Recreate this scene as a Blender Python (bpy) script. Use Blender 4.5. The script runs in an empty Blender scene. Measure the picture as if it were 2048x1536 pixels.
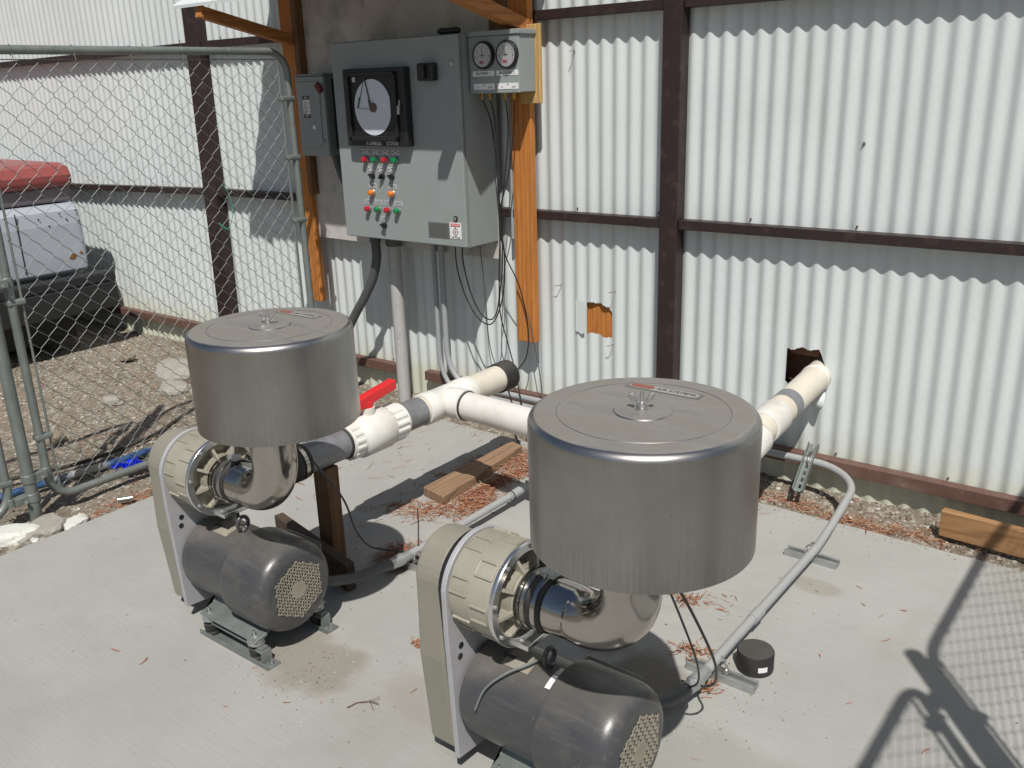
import bpy, bmesh, math, random
import numpy as np
from mathutils import Vector, Matrix
random.seed(7); rng = np.random.default_rng(7)
S = bpy.context.scene
C = S.collection

# ------------------------------------------------------------------ camera, world, sun
cam_d = bpy.data.cameras.new('camera'); cam = bpy.data.objects.new('camera', cam_d); C.objects.link(cam)
right = Vector((0.78995426, 0.61237643, -0.03110247)); down = Vector((0.16912878, -0.26636828, -0.94891696)); fwd = Vector((-0.58937909, 0.74434067, -0.31398924))
m = Matrix((right, -down, -fwd)).transposed().to_4x4(); m.translation = Vector((2.410, -3.377, 1.585))
cam.matrix_world = m
cam_d.sensor_width = 36.0; cam_d.lens = 1817.66 / 2048 * 36.0; cam_d.clip_start = 0.05; cam_d.clip_end = 500
S.camera = cam
SUN = Vector((-0.80, 1.0, -1.85)).normalized()
w = bpy.data.worlds.new('World'); S.world = w; w.use_nodes = True
nt = w.node_tree; sky = nt.nodes.new('ShaderNodeTexSky'); sky.sky_type = 'NISHITA'; sky.sun_disc = False
sky.sun_elevation = math.asin(-SUN.z); sky.sun_rotation = math.atan2(0.80, -1.0)
sky.dust_density = 1.5; sky.air_density = 1.0; sky.ozone_density = 1.0
nt.links.new(sky.outputs[0], nt.nodes['Background'].inputs[0]); nt.nodes['Background'].inputs[1].default_value = 0.056
sl = bpy.data.lights.new('sun', 'SUN'); sl.energy = 4.55; sl.angle = math.radians(0.53); sl.color = (1.0, 0.965, 0.91)
so = bpy.data.objects.new('sun', sl); C.objects.link(so); so.rotation_euler = SUN.to_track_quat('-Z', 'Y').to_euler(); so.location = (4, -5, 8)
S.view_settings.view_transform = 'Standard'; S.view_settings.look = 'None'; S.view_settings.exposure = 0.0; S.view_settings.gamma = 1.0

# ------------------------------------------------------------------ materials
def mat(name, col, rough=0.6, metal=0.0, n1=(0, 8, 3), n2=None, bump=(0, 200), coat=0.0, stretch=(1, 1, 1), spec=0.5, rvar=0.0, trans=0.0, uneven=None):
    """n1=(amount, scale, detail) multiplies value; n2=(colour, scale, lo, hi, vec-stretch) blends a second colour by noise"""
    M = bpy.data.materials.new(name); M.use_nodes = True; N = M.node_tree.nodes; L = M.node_tree.links
    b = N['Principled BSDF']; b.inputs['Roughness'].default_value = rough; b.inputs['Metallic'].default_value = metal
    b.inputs['Specular IOR Level'].default_value = spec; b.inputs['Coat Weight'].default_value = coat
    if trans: b.inputs['Transmission Weight'].default_value = trans
    tc = N.new('ShaderNodeTexCoord'); mp = N.new('ShaderNodeMapping'); mp.inputs['Scale'].default_value = stretch
    L.new(tc.outputs['Object'], mp.inputs[0])
    rgb = N.new('ShaderNodeRGB'); rgb.outputs[0].default_value = (*col, 1); out = rgb.outputs[0]
    def noise(scale, detail=3, vec=None, rough_=0.6):
        t = N.new('ShaderNodeTexNoise'); t.inputs['Scale'].default_value = scale; t.inputs['Detail'].default_value = detail; t.inputs['Roughness'].default_value = rough_
        L.new(vec or mp.outputs[0], t.inputs['Vector']); return t.outputs[0]
    def ramp(src, lo, hi, a=0.0, c=1.0):
        r = N.new('ShaderNodeMapRange'); r.inputs[1].default_value = lo; r.inputs[2].default_value = hi; r.inputs[3].default_value = a; r.inputs[4].default_value = c
        L.new(src, r.inputs[0]); return r.outputs[0]
    def mix(a, bcol, fac):
        x = N.new('ShaderNodeMix'); x.data_type = 'RGBA'
        L.new(a, x.inputs[6])
        if isinstance(bcol, tuple): x.inputs[7].default_value = (*bcol, 1)
        else: L.new(bcol, x.inputs[7])
        if isinstance(fac, float): x.inputs[0].default_value = fac
        else: L.new(fac, x.inputs[0])
        return x.outputs[2]
    if n1[0]:
        k = ramp(noise(n1[1], n1[2]), 0.3, 0.7, 1 - n1[0], 1 + n1[0])
        hs = N.new('ShaderNodeHueSaturation'); L.new(out, hs.inputs['Color']); L.new(k, hs.inputs['Value']); out = hs.outputs[0]
    for item in (n2 or []):
        c2, sc, lo, hi = item[:4]; vec = None
        if len(item) > 4 and item[4]:
            m2 = N.new('ShaderNodeMapping'); m2.inputs['Scale'].default_value = item[4]; L.new(tc.outputs['Object'], m2.inputs[0]); vec = m2.outputs[0]
        amt = item[5] if len(item) > 5 else 1.0
        out = mix(out, c2, ramp(noise(sc, 5, vec), lo, hi, 0.0, amt))

    L.new(out, b.inputs['Base Color'])
    if rvar: L.new(ramp(noise(14, 4), 0.3, 0.7, max(0.02, rough - rvar), rough + rvar), b.inputs['Roughness'])
    if bump[0]:
        bp = N.new('ShaderNodeBump'); bp.inputs['Strength'].default_value = 1.0; bp.inputs['Distance'].default_value = bump[0]
        L.new(noise(bump[1], 4), bp.inputs['Height']); L.new(bp.outputs[0], b.inputs['Normal'])

    return M, N, L, b, tc, mix, ramp, noise
def mt(*a, **k): return mat(*a, **k)[0]

WALLP = mt('white_painted_steel', (.585, .625, .62), .5, 0, (.05, 1.5, 4), [((.46, .46, .41), 3.0, .52, .80, (2.2, 2.2, .5), .35), ((.42, .30, .16), 9.0, .70, .80, (8, 8, .6), .5)], (.0006, 60), spec=.35)
def wall_bottom_dirt(M):
    N = M.node_tree.nodes; L = M.node_tree.links; b = N['Principled BSDF']
    src = b.inputs['Base Color'].links[0].from_socket
    tc = [n for n in N if n.type == 'TEX_COORD'][0]
    sep = N.new('ShaderNodeSeparateXYZ'); L.new(tc.outputs['Object'], sep.inputs[0])
    no = N.new('ShaderNodeTexNoise'); no.inputs['Scale'].default_value = 14; L.new(tc.outputs['Object'], no.inputs['Vector'])
    ma = N.new('ShaderNodeMath'); ma.operation = 'MULTIPLY_ADD'; ma.inputs[1].default_value = .16; L.new(no.outputs[0], ma.inputs[0]); L.new(sep.outputs[2], ma.inputs[2])
    mr = N.new('ShaderNodeMapRange'); mr.inputs[1].default_value = .33; mr.inputs[2].default_value = .17; mr.inputs[3].default_value = 0; mr.inputs[4].default_value = .6; L.new(ma.outputs[0], mr.inputs[0])
    x = N.new('ShaderNodeMix'); x.data_type = 'RGBA'; L.new(mr.outputs[0], x.inputs[0]); L.new(src, x.inputs[6]); x.inputs[7].default_value = (.50, .50, .33, 1)
    L.new(x.outputs[2], b.inputs['Base Color'])
wall_bottom_dirt(WALLP)
BROWN = mt('brown_painted_steel', (.026, .0145, .0135), .5, 0, (.15, 10, 4), [((.085, .05, .04), 22, .55, .75, None, .6)], (.0004, 120))
BROWNR = mt('faded_brown_steel', (.125, .066, .05), .65, 0, (.15, 12, 4), [((.26, .17, .12), 40, .60, .72, None, .7), ((.3, .27, .22), 5, .55, .8, None, .4)], (.0006, 150))
def woodmat(name, c1, c2, sc=6.0, stretch=(14, 14, 1.2), rough=.75, dark=(.12, .05, .02), grey=None):
    M, N, L, b, tc, mix, ramp, noise = mat(name, c1, rough, 0, (.10, 5, 4), [(c2, sc, .38, .66, stretch, .7), (dark, sc * 2.2, .68, .80, stretch, .5)] + ([(grey, 3.0, .48, .74, None, .6)] if grey else []), (.0008, 60), stretch=stretch)
    wv = N.new('ShaderNodeTexWave'); wv.wave_type = 'RINGS'; wv.rings_direction = 'Z' if stretch[2] < 3 else ('Y' if stretch[1] < 3 else 'X'); wv.inputs['Scale'].default_value = 1.5; wv.inputs['Distortion'].default_value = 9; wv.inputs['Detail'].default_value = 3; wv.inputs['Detail Scale'].default_value = .7
    m2 = N.new('ShaderNodeMapping'); m2.inputs['Scale'].default_value = tuple(v * .55 for v in stretch); m2.inputs['Location'].default_value = (1.3, .8, .4); L.new(tc.outputs['Object'], m2.inputs[0]); L.new(m2.outputs[0], wv.inputs['Vector'])
    src = b.inputs['Base Color'].links[0].from_socket; dk = tuple(v * .52 for v in c2)
    L.new(mix(src, dk, ramp(wv.outputs[0], .70, 1.0, 0, .42)), b.inputs['Base Color'])
    return M
WOODZ = woodmat('orange_stained_wood_upright', (.52, .20, .042), (.38, .125, .022))
WOODY = woodmat('orange_stained_wood_outward', (.46, .19, .05), (.30, .10, .025), stretch=(14, 1.2, 14))
WOODL = woodmat('yellow_raw_wood', (.55, .36, .14), (.40, .22, .07), stretch=(18, 18, 2))
WOODG = woodmat('weathered_wood_lying', (.30, .19, .115), (.21, .125, .07), stretch=(14, 1.2, 14))
WOODD = woodmat('dark_treated_wood', (.060, .040, .028), (.10, .062, .038), stretch=(1.5, 14, 14))
WOODP = woodmat('brown_treated_post', (.20, .105, .045), (.12, .055, .022), stretch=(16, 16, 1.5))
WOODB = woodmat('tan_board_wood', (.36, .20, .09), (.27, .135, .055), stretch=(1.2, 12, 12))
PLY = mt('white_washed_plywood', (.50, .485, .455), .8, 0, (.06, 4, 5), [((.20, .195, .18), 3.6, .50, .70, (1, 1, 1), .75), ((.07, .07, .06), 7, .62, .72, (1, 1, .5), .6), ((.05, .05, .045), 34, .70, .76, (1, 1, 1), .8)], (.0006, 90))
CAB = mt('grey_enamel', (.272, .302, .298), .42, 0, (.03, 6, 5), [((.24, .25, .235), 5, .56, .8, (1, 1, .6), .45)], (.00015, 600), spec=.4)
CABD = mt('grey_enamel_dark', (.19, .205, .20), .45, 0, (.03, 20, 3), None, (.00015, 600), spec=.4)
BLACK = mt('black_plastic', (.014, .014, .016), .42, 0, (.1, 30, 3))
BLACKR = mt('black_rubber', (.022, .021, .021), .62, 0, (.2, 25, 3), [((.09, .085, .08), 14, .55, .8, None, .5)], (.0003, 90))
FLEX = mt('dark_grey_flex_jacket', (.075, .08, .08), .5, 0, (.1, 20, 3))
GREYPVC = mt('grey_pvc_conduit', (.30, .315, .325), .55, 0, (.05, 12, 3), [((.42, .40, .36), 8, .55, .8, None, .4)])
BIGCON = mt('speckled_grey_pipe', (.40, .395, .385), .6, 0, (.06, 40, 3), [((.18, .17, .16), 60, .62, .7, (1, 1, .3), .6)])
GALV = mt('galvanised_steel', (.46, .475, .47), .42, .75, (.10, 25, 4), None, (.0002, 200), rvar=.1)
GALVD = mt('dull_galvanised_tube', (.20, .222, .21), .5, .45, (.12, 25, 4), [((.33, .34, .33), 6, .5, .75, None, .5)], (.0002, 200))
WIRE = mt('galvanised_wire', (.17, .185, .18), .6, .3, (.15, 30, 2))
ZINC = mt('bright_zinc', (.52, .52, .51), .33, .9, (.1, 40, 2))
CHROME = mt('polished_stainless', (.46, .44, .41), .15, 1.0, (.06, 6, 3), [((.40, .36, .31), 12, .52, .78, None, .6)], rvar=.05)
PVC = mt('cream_pvc', (.62, .575, .485), .42, 0, (.06, 8, 4), [((.40, .33, .24), 6, .50, .72, None, .5), ((.14, .11, .09), 45, .72, .76, None, .7)])
PVCW = mt('white_pvc_fitting', (.70, .69, .645), .38, 0, (.05, 8, 4), [((.46, .41, .33), 9, .50, .74, None, .55), ((.12, .10, .08), 50, .72, .77, None, .6)])
PVCP = mt('pale_pvc_pipe', (.68, .65, .605), .48, 0, (.05, 9, 4), [((.46, .41, .35), 7, .46, .72, None, .5)])
TAPE = mt('grey_duct_tape', (.23, .235, .245), .38, .35, (.15, 30, 4), None, (.002, 45))
RED = mt('red_plastic', (.62, .022, .025), .38, 0, (.06, 20, 3))
MOTOR = mt('dark_grey_machine_enamel', (.058, .059, .063), .34, 0, (.12, 6, 4), [((.19, .175, .15), 4.5, .50, .76, None, .5), ((.17, .155, .13), 55, .62, .74, None, .45), ((.025, .024, .023), 30, .68, .74, None, .7), ((.20, .18, .15), 3.5, .54, .78, (1, 9, 9), .4)], (.00025, 160), rvar=.08)
GOLD = mt('beige_cast_aluminium', (.38, .36, .295), .46, .25, (.08, 14, 4), [((.28, .255, .195), 18, .5, .75, None, .5)], (.0005, 220))
GUARD = mt('olive_beige_enamel', (.255, .245, .20), .42, .1, (.03, 10, 3), None, (.0002, 300))
PLATE = mt('pale_grey_plate', (.40, .40, .415), .5, .15, (.03, 30, 3), [((.30, .29, .27), 8, .55, .8, None, .5)], (.0003, 300))
SHINE = mt('machined_aluminium', (.72, .72, .71), .22, .95, (.06, 30, 3))
def dust_up(M, c, lo, hi, amt):
    N = M.node_tree.nodes; L = M.node_tree.links; b = N['Principled BSDF']; src = b.inputs['Base Color'].links[0].from_socket
    ge = N.new('ShaderNodeNewGeometry'); sn = N.new('ShaderNodeSeparateXYZ'); L.new(ge.outputs['Normal'], sn.inputs[0])
    no = N.new('ShaderNodeTexNoise'); no.inputs['Scale'].default_value = 11; no.inputs['Detail'].default_value = 6
    tc = [n for n in N if n.type == 'TEX_COORD'][0]; L.new(tc.outputs['Object'], no.inputs['Vector'])
    ad = N.new('ShaderNodeMath'); ad.operation = 'MULTIPLY_ADD'; ad.inputs[1].default_value = .7; L.new(no.outputs[0], ad.inputs[0]); L.new(sn.outputs[2], ad.inputs[2])
    mr = N.new('ShaderNodeMapRange'); mr.inputs[1].default_value = lo; mr.inputs[2].default_value = hi; mr.inputs[4].default_value = amt; L.new(ad.outputs[0], mr.inputs[0])
    x = N.new('ShaderNodeMix'); x.data_type = 'RGBA'; L.new(mr.outputs[0], x.inputs[0]); L.new(src, x.inputs[6]); x.inputs[7].default_value = (*c, 1); L.new(x.outputs[2], b.inputs['Base Color'])
dust_up(MOTOR, (.17, .155, .13), .95, 1.5, .6); dust_up(GUARD, (.27, .25, .20), .7, 1.3, .5); dust_up(GOLD, (.30, .275, .22), .9, 1.5, .6)
dust_up(GREYPVC, (.33, .31, .27), .6, 1.5, .5); dust_up(CAB, (.26, .25, .22), .9, 1.3, .6); dust_up(BLACKR, (.10, .092, .08), .8, 1.5, .6)
DUST = mt('dusty_tan_metal', (.27, .245, .195), .65, 0, (.12, 20, 4))
ROCK = mt('pale_concrete_rubble', (.31, .295, .26), .9, 0, (.14, 14, 5), [((.25, .22, .18), 20, .5, .7, None, .6)], (.004, 40))
ROCKW = mt('white_plaster_rubble', (.60, .61, .56), .9, 0, (.08, 14, 5), [((.40, .37, .30), 20, .56, .7, None, .6)], (.003, 50))
ROCKB = mt('brown_stone', (.22, .185, .135), .9, 0, (.14, 14, 5), None, (.003, 50))
WHITE = mt('white_label_vinyl', (.74, .74, .74), .45, 0, (.02, 20, 2))
CHARTM = mt('chart_paper', (.60, .63, .70), .6, 0, (.02, 30, 2))
LEGEND = mt('engraved_legend_plate', (.50, .50, .52), .5, .0, (.05, 60, 2))
NAMEPL = mt('etched_name_plate', (.17, .175, .17), .5, .4, (.08, 80, 3))
INK = mt('black_ink', (.02, .02, .022), .6)
GREYINK = mt('grey_ink', (.07, .07, .07), .6)
REDINK = mt('red_ink', (.55, .03, .035), .5)
GREENINK = mt('green_ink', (.03, .25, .12), .5)
BRASS = mt('brass', (.45, .32, .10), .35, .9)
def lens(name, c):
    M = mt(name, c, .10, 0, coat=1.0); M.node_tree.nodes['Principled BSDF'].inputs['Transmission Weight'].default_value = .0; return M
LRED = lens('red_lens', (.42, .012, .025)); LGREEN = lens('green_lens', (.0, .19, .055)); LAMB = lens('amber_lens', (.70, .20, .015))
BLUEH = mt('blue_hose', (.035, .085, .20), .45, 0, (.1, 10, 3), [((.45, .42, .34), 3.5, .50, .62, None, .9)])
FOIL = mt('blue_foil', (.03, .08, .80), .25, .6, (.2, 60, 2))
TRW = mt('white_vehicle_paint', (.37, .40, .45), .35, 0, (.03, 4, 3), [((.30, .17, .06), 11, .70, .76, None, .9)])
TRR = mt('faded_red_vehicle_paint', (.27, .065, .058), .4, 0, (.06, 4, 3))
TRG = mt('mauve_grey_glass', (.17, .145, .165), .3, 0, (.05, 4, 3))
TRD = mt('dark_bumper', (.016, .017, .018), .55, 0, (.15, 8, 3))
DARKIN = mt('dark_interior', (.02, .018, .016), .9)
INTW = mt('interior_lumber', (.16, .075, .04), .8, 0, (.3, 40, 4))

# brushed stainless with a dusty lid
def stainless():
    M, N, L, b, tc, mix, ramp, noise = mat('brushed_stainless_dusty', (.36, .35, .335), .36, 1.0, (.10, 5, 4), None, (0, 1), stretch=(1, 1, 1))
    m2 = N.new('ShaderNodeMapping'); m2.inputs['Scale'].default_value = (190, 190, 5); L.new(tc.outputs['Object'], m2.inputs[0])
    st = noise(1.0, 4, m2.outputs[0])
    m3 = N.new('ShaderNodeMapping'); m3.inputs['Scale'].default_value = (9, 9, 3); L.new(tc.outputs['Object'], m3.inputs[0])
    blot = noise(1.0, 5, m3.outputs[0])
    L.new(ramp(blot, .3, .7, .27, .42), b.inputs['Roughness'])
    base = b.inputs['Base Color'].links[0].from_socket
    base = mix(base, (.235, .225, .21), ramp(st, .45, .75, 0, .15))
    m5 = N.new('ShaderNodeMapping'); m5.inputs['Scale'].default_value = (60, 60, 34); L.new(tc.outputs['Object'], m5.inputs[0]); base = mix(base, (.06, .055, .05), ramp(noise(1.0, 2, m5.outputs[0]), .735, .77, 0, .7))
    m6 = N.new('ShaderNodeMapping'); m6.inputs['Scale'].default_value = (26, 26, 7); L.new(tc.outputs['Object'], m6.inputs[0]); base = mix(base, (.20, .17, .13), ramp(noise(1.0, 6, m6.outputs[0]), .60, .78, 0, .35))
    # scratch streaks low on the drum: fine vertical dirty lines
    sep = N.new('ShaderNodeSeparateXYZ'); L.new(tc.outputs['Object'], sep.inputs[0])
    low = ramp(sep.outputs[2], .085, .010, 0, 1)
    mu = N.new('ShaderNodeMath'); mu.operation = 'MULTIPLY'; L.new(low, mu.inputs[0]); L.new(ramp(st, .44, .70, 0, .24), mu.inputs[1])
    base = mix(base, (.15, .14, .125), mu.outputs[0])
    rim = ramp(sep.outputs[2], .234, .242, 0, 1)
    base = mix(base, (.45, .43, .41), rim)  # rim band coloured paler to paint in its highlight
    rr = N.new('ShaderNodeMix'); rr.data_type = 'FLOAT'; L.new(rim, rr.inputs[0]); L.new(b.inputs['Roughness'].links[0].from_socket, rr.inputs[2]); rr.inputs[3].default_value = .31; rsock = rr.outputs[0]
    # dust lies on faces that look up
    ge = N.new('ShaderNodeNewGeometry'); sn = N.new('ShaderNodeSeparateXYZ'); L.new(ge.outputs['Normal'], sn.inputs[0])
    up = ramp(sn.outputs[2], .90, .99, 0, 1)
    m4 = N.new('ShaderNodeMapping'); m4.inputs['Scale'].default_value = (5, 14, 5); m4.inputs['Rotation'].default_value = (0, 0, .35); L.new(tc.outputs['Object'], m4.inputs[0])
    wipe = ramp(noise(1.0, 4, m4.outputs[0]), .36, .52, .35, .95)
    mu2 = N.new('ShaderNodeMath'); mu2.operation = 'MULTIPLY'; L.new(up, mu2.inputs[0]); L.new(wipe, mu2.inputs[1])
    base = mix(base, (.21, .195, .17), mu2.outputs[0])
    L.new(base, b.inputs['Base Color'])
    rd = N.new('ShaderNodeMath'); rd.operation = 'MULTIPLY_ADD'; rd.inputs[1].default_value = .4; L.new(mu2.outputs[0], rd.inputs[0]); L.new(rsock, rd.inputs[2]); L.new(rd.outputs[0], b.inputs['Roughness'])
    inv = N.new('ShaderNodeMath'); inv.operation = 'MULTIPLY_ADD'; inv.inputs[1].default_value = -.85; inv.inputs[2].default_value = 1.0; L.new(mu2.outputs[0], inv.inputs[0]); L.new(inv.outputs[0], b.inputs['Metallic'])
    bp = N.new('ShaderNodeBump'); bp.inputs['Distance'].default_value = .0004; L.new(blot, bp.inputs['Height']); L.new(bp.outputs[0], b.inputs['Normal'])
    b.inputs['Anisotropic'].default_value = .0
    return M
STEEL = stainless()

def spots(M, lst):
    """painted spots, stains and one drum shadow: (x, y, rx, ry, colour, amount)"""
    N = M.node_tree.nodes; L = M.node_tree.links; b = N['Principled BSDF']
    tc = [n for n in N if n.type == 'TEX_COORD'][0]
    cur = b.inputs['Base Color'].links[0].from_socket
    no = N.new('ShaderNodeTexNoise'); no.inputs['Scale'].default_value = 9; no.inputs['Detail'].default_value = 5; L.new(tc.outputs['Object'], no.inputs['Vector'])
    for x, y, rx, ry, c, a in lst:
        mp = N.new('ShaderNodeMapping'); mp.inputs['Location'].default_value = (-x / rx, -y / ry, 0); mp.inputs['Scale'].default_value = (1 / rx, 1 / ry, 0); L.new(tc.outputs['Object'], mp.inputs[0])
        ln = N.new('ShaderNodeVectorMath'); ln.operation = 'LENGTH'; L.new(mp.outputs[0], ln.inputs[0])
        ad = N.new('ShaderNodeMath'); ad.operation = 'MULTIPLY_ADD'; ad.inputs[1].default_value = 1.1; L.new(no.outputs[0], ad.inputs[0]); L.new(ln.outputs['Value'], ad.inputs[2])
        mr = N.new('ShaderNodeMapRange'); mr.inputs[1].default_value = 1.62; mr.inputs[2].default_value = 1.25; mr.inputs[3].default_value = 0; mr.inputs[4].default_value = a; L.new(ad.outputs[0], mr.inputs[0])
        mx = N.new('ShaderNodeMix'); mx.data_type = 'RGBA'; L.new(mr.outputs[0], mx.inputs[0]); L.new(cur, mx.inputs[6]); mx.inputs[7].default_value = (*c, 1); cur = mx.outputs[2]
    L.new(cur, b.inputs['Base Color'])

def concrete():
    M, N, L, b, tc, mix, ramp, noise = mat('broomed_concrete', (.345, .342, .320), .88, 0, (.07, 2.2, 6), [((.25, .235, .205), 1.3, .52, .75, None, .5), ((.40, .39, .365), 2.7, .55, .8, None, .6), ((.20, .185, .16), 130, .68, .74, None, .6)], (0, 1), spec=.2)
    m2 = N.new('ShaderNodeMapping'); m2.inputs['Rotation'].default_value = (0, 0, .13); m2.inputs['Scale'].default_value = (6, 170, 1); L.new(tc.outputs['Object'], m2.inputs[0])
    br = noise(1.0, 4, m2.outputs[0]); gr = noise(260, 3, tc.outputs['Object'])
    base = b.inputs['Base Color'].links[0].from_socket
    base = mix(base, (.24, .232, .212), ramp(br, .42, .68, 0, .20)); L.new(base, b.inputs['Base Color'])
    ad = N.new('ShaderNodeMath'); ad.operation = 'ADD'; L.new(br, ad.inputs[0]); L.new(gr, ad.inputs[1])
    bp = N.new('ShaderNodeBump'); bp.inputs['Distance'].default_value = .0012; bp.inputs['Strength'].default_value = .7; L.new(ad.outputs[0], bp.inputs['Height']); L.new(bp.outputs[0], b.inputs['Normal'])
    spots(M, [(.52, -1.98, .20, .14, (.22, .195, .155), .65), (1.36, -1.52, .13, .17, (.15, .13, .10), .7), (1.15, -1.40, .1, .08, (.17, .15, .12), .5),
              (.30, -1.40, .10, .12, (.10, .065, .045), .8), (1.55, -.75, .09, .05, (.24, .22, .17), .5), (.10, -.66, .10, .40, (.24, .15, .09), .35), (.95, -1.9, .2, .1, (.27, .25, .22), .5), (1.7, -1.75, .3, .2, (.28, .27, .24), .5)])  # darkest spot paints the left drum's shadow along with brown debris
    return M
CONC = concrete()
def dirt():
    M, N, L, b, tc, mix, ramp, noise = mat('gravelly_dirt', (.205, .175, .138), .95, 0, (.2, 5, 6), [((.40, .37, .32), 34, .52, .60, None, .8), ((.22, .13, .085), 7, .54, .74, None, .3), ((.12, .10, .075), 22, .55, .7, None, .6)], (.012, 38), spec=.1)
    return M
DIRT = dirt()

# ------------------------------------------------------------------ mesh helpers
class MB:
    def __init__(s): s.v = []; s.f = []; s.sm = []
    def add(s, vs, fs, smooth=False):
        o = len(s.v); s.v += [tuple(p) for p in vs]; s.f += [tuple(i + o for i in f) for f in fs]; s.sm += [smooth] * len(fs); return s
    def box(s, x0, x1, y0, y1, z0, z1):
        return s.add([(x0, y0, z0), (x1, y0, z0), (x1, y1, z0), (x0, y1, z0), (x0, y0, z1), (x1, y0, z1), (x1, y1, z1), (x0, y1, z1)],
                     [(0, 3, 2, 1), (4, 5, 6, 7), (0, 1, 5, 4), (1, 2, 6, 5), (2, 3, 7, 6), (3, 0, 4, 7)])
    def beam(s, p, q, w, h, up=(0, 0, 1)):
        p = Vector(p); q = Vector(q); d = (q - p).normalized(); u = Vector(up); a = d.cross(u).normalized() * w / 2; u = a.cross(d).normalized() * h / 2
        vs = [e + sa * a + su * u for e in (p, q) for sa, su in ((-1, -1), (1, -1), (1, 1), (-1, 1))]
        return s.add(vs, [(0, 1, 2, 3), (7, 6, 5, 4), (0, 4, 5, 1), (1, 5, 6, 2), (2, 6, 7, 3), (3, 7, 4, 0)])
    def tube(s, pts, r, n=12, cap=True, closed=False):
        P = [Vector(p) for p in pts]; m_ = len(P); R = r if isinstance(r, (list, tuple)) else [r] * m_
        tang = []
        for i in range(m_):
            a = P[(i - 1) % m_] if (closed or i > 0) else P[i]; b_ = P[(i + 1) % m_] if (closed or i < m_ - 1) else P[i]
            t = (b_ - a); tang.append(t.normalized() if t.length > 1e-9 else Vector((0, 0, 1)))
        ref = Vector((0, 0, 1)) if abs(tang[0].z) < .9 else Vector((1, 0, 0))
        u = tang[0].cross(ref).normalized(); vs = []
        for i in range(m_):
            u = (u - tang[i] * u.dot(tang[i])); u.normalize(); v_ = tang[i].cross(u)
            for k in range(n):
                a = 2 * math.pi * k / n; vs.append(P[i] + (u * math.cos(a) + v_ * math.sin(a)) * R[i])
        fs = []
        for i in range(m_ if closed else m_ - 1):
            j = (i + 1) % m_
            for k in range(n): fs.append((i * n + k, i * n + (k + 1) % n, j * n + (k + 1) % n, j * n + k))
        s.add(vs, fs, True)
        if cap and not closed:
            o = len(s.v) - m_ * n; s.f += [tuple(o + k for k in reversed(range(n))), tuple(o + (m_ - 1) * n + k for k in range(n))]; s.sm += [False, False]
        return s
    def lathe(s, prof, org=(0, 0, 0), axis='z', n=48, caps=True):
        """prof: (radius, height) along the axis"""
        o = Vector(org); vs = []
        for r, h in prof:
            for k in range(n):
                a = 2 * math.pi * k / n; c, d = r * math.cos(a), r * math.sin(a)
                vs.append(o + (Vector((c, d, h)) if axis == 'z' else Vector((h, c, d)) if axis == 'x' else Vector((d, h, c))))
        fs = [(i * n + k, i * n + (k + 1) % n, (i + 1) * n + (k + 1) % n, (i + 1) * n + k) for i in range(len(prof) - 1) for k in range(n)]
        s.add(vs, fs, True); base = len(s.v) - len(vs)
        if caps and prof[0][0] > 1e-6: s.f.append(tuple(base + k for k in reversed(range(n)))); s.sm.append(False)
        if caps and prof[-1][0] > 1e-6: s.f.append(tuple(base + (len(prof) - 1) * n + k for k in range(n))); s.sm.append(False)
        return s
    def prism(s, poly, d0, d1, axis='x'):
        n = len(poly)
        def P(a, b_, d): return (d, a, b_) if axis == 'x' else (a, d, b_) if axis == 'y' else (a, b_, d)
        vs = [P(a, b_, d0) for a, b_ in poly] + [P(a, b_, d1) for a, b_ in poly]
        fs = [tuple(reversed(range(n))), tuple(range(n, 2 * n))] + [(i, (i + 1) % n, n + (i + 1) % n, n + i) for i in range(n)]
        return s.add(vs, fs)
    def ball(s, c, r, sc=(1, 1, 1), n=12):
        c = Vector(c); vs = []; fs = []
        for i in range(n + 1):
            t = math.pi * i / n
            for k in range(2 * n):
                a = math.pi * k / n; vs.append(c + Vector((math.sin(t) * math.cos(a) * sc[0], math.sin(t) * math.sin(a) * sc[1], math.cos(t) * sc[2])) * r)
        for i in range(n):
            for k in range(2 * n): fs.append((i * 2 * n + k, (i + 1) * 2 * n + k, (i + 1) * 2 * n + (k + 1) % (2 * n), i * 2 * n + (k + 1) % (2 * n)))
        return s.add(vs, fs, True)

def wloc(o):
    l = Vector((0, 0, 0))
    while o: l += o.location; o = o.parent
    return l
def obj(name, mb, material, parent=None, bevel=0, label=None, loc=(0, 0, 0), origin=None, seg=2):
    me = bpy.data.meshes.new(name); off = wloc(parent)
    if origin is not None: off = off + Vector(origin)
    me.from_pydata([tuple(Vector(p) - off) for p in mb.v], [], mb.f); me.validate()
    bm = bmesh.new(); bm.from_mesh(me); bmesh.ops.recalc_face_normals(bm, faces=bm.faces)
    bm.to_mesh(me); bm.free()
    if any(mb.sm) and len(me.polygons) == len(mb.sm):
        me.polygons.foreach_set('use_smooth', mb.sm)
    elif any(mb.sm):
        me.polygons.foreach_set('use_smooth', [True] * len(me.polygons))
    if any(mb.sm): me.set_sharp_from_angle(angle=math.radians(40))
    me.materials.append(material)
    o = bpy.data.objects.new(name, me); C.objects.link(o); o.parent = parent
    if origin is not None: o.location = origin
    if bevel:
        b = o.modifiers.new('bevel', 'BEVEL'); b.width = bevel; b.segments = seg; b.limit_method = 'ANGLE'; b.angle_limit = math.radians(50)
    if label: o['label'] = label
    return o
def tag(o, label=None, cat=None, group=None, kind=None):
    if label: o['label'] = label
    if cat: o['category'] = cat
    if group: o['group'] = group
    if kind: o['kind'] = kind
    return o
def thing(name, loc, label, cat, group=None):
    o = bpy.data.objects.new(name, None); C.objects.link(o); o.location = loc; o.empty_display_size = .1
    return tag(o, label, cat, group)
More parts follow.
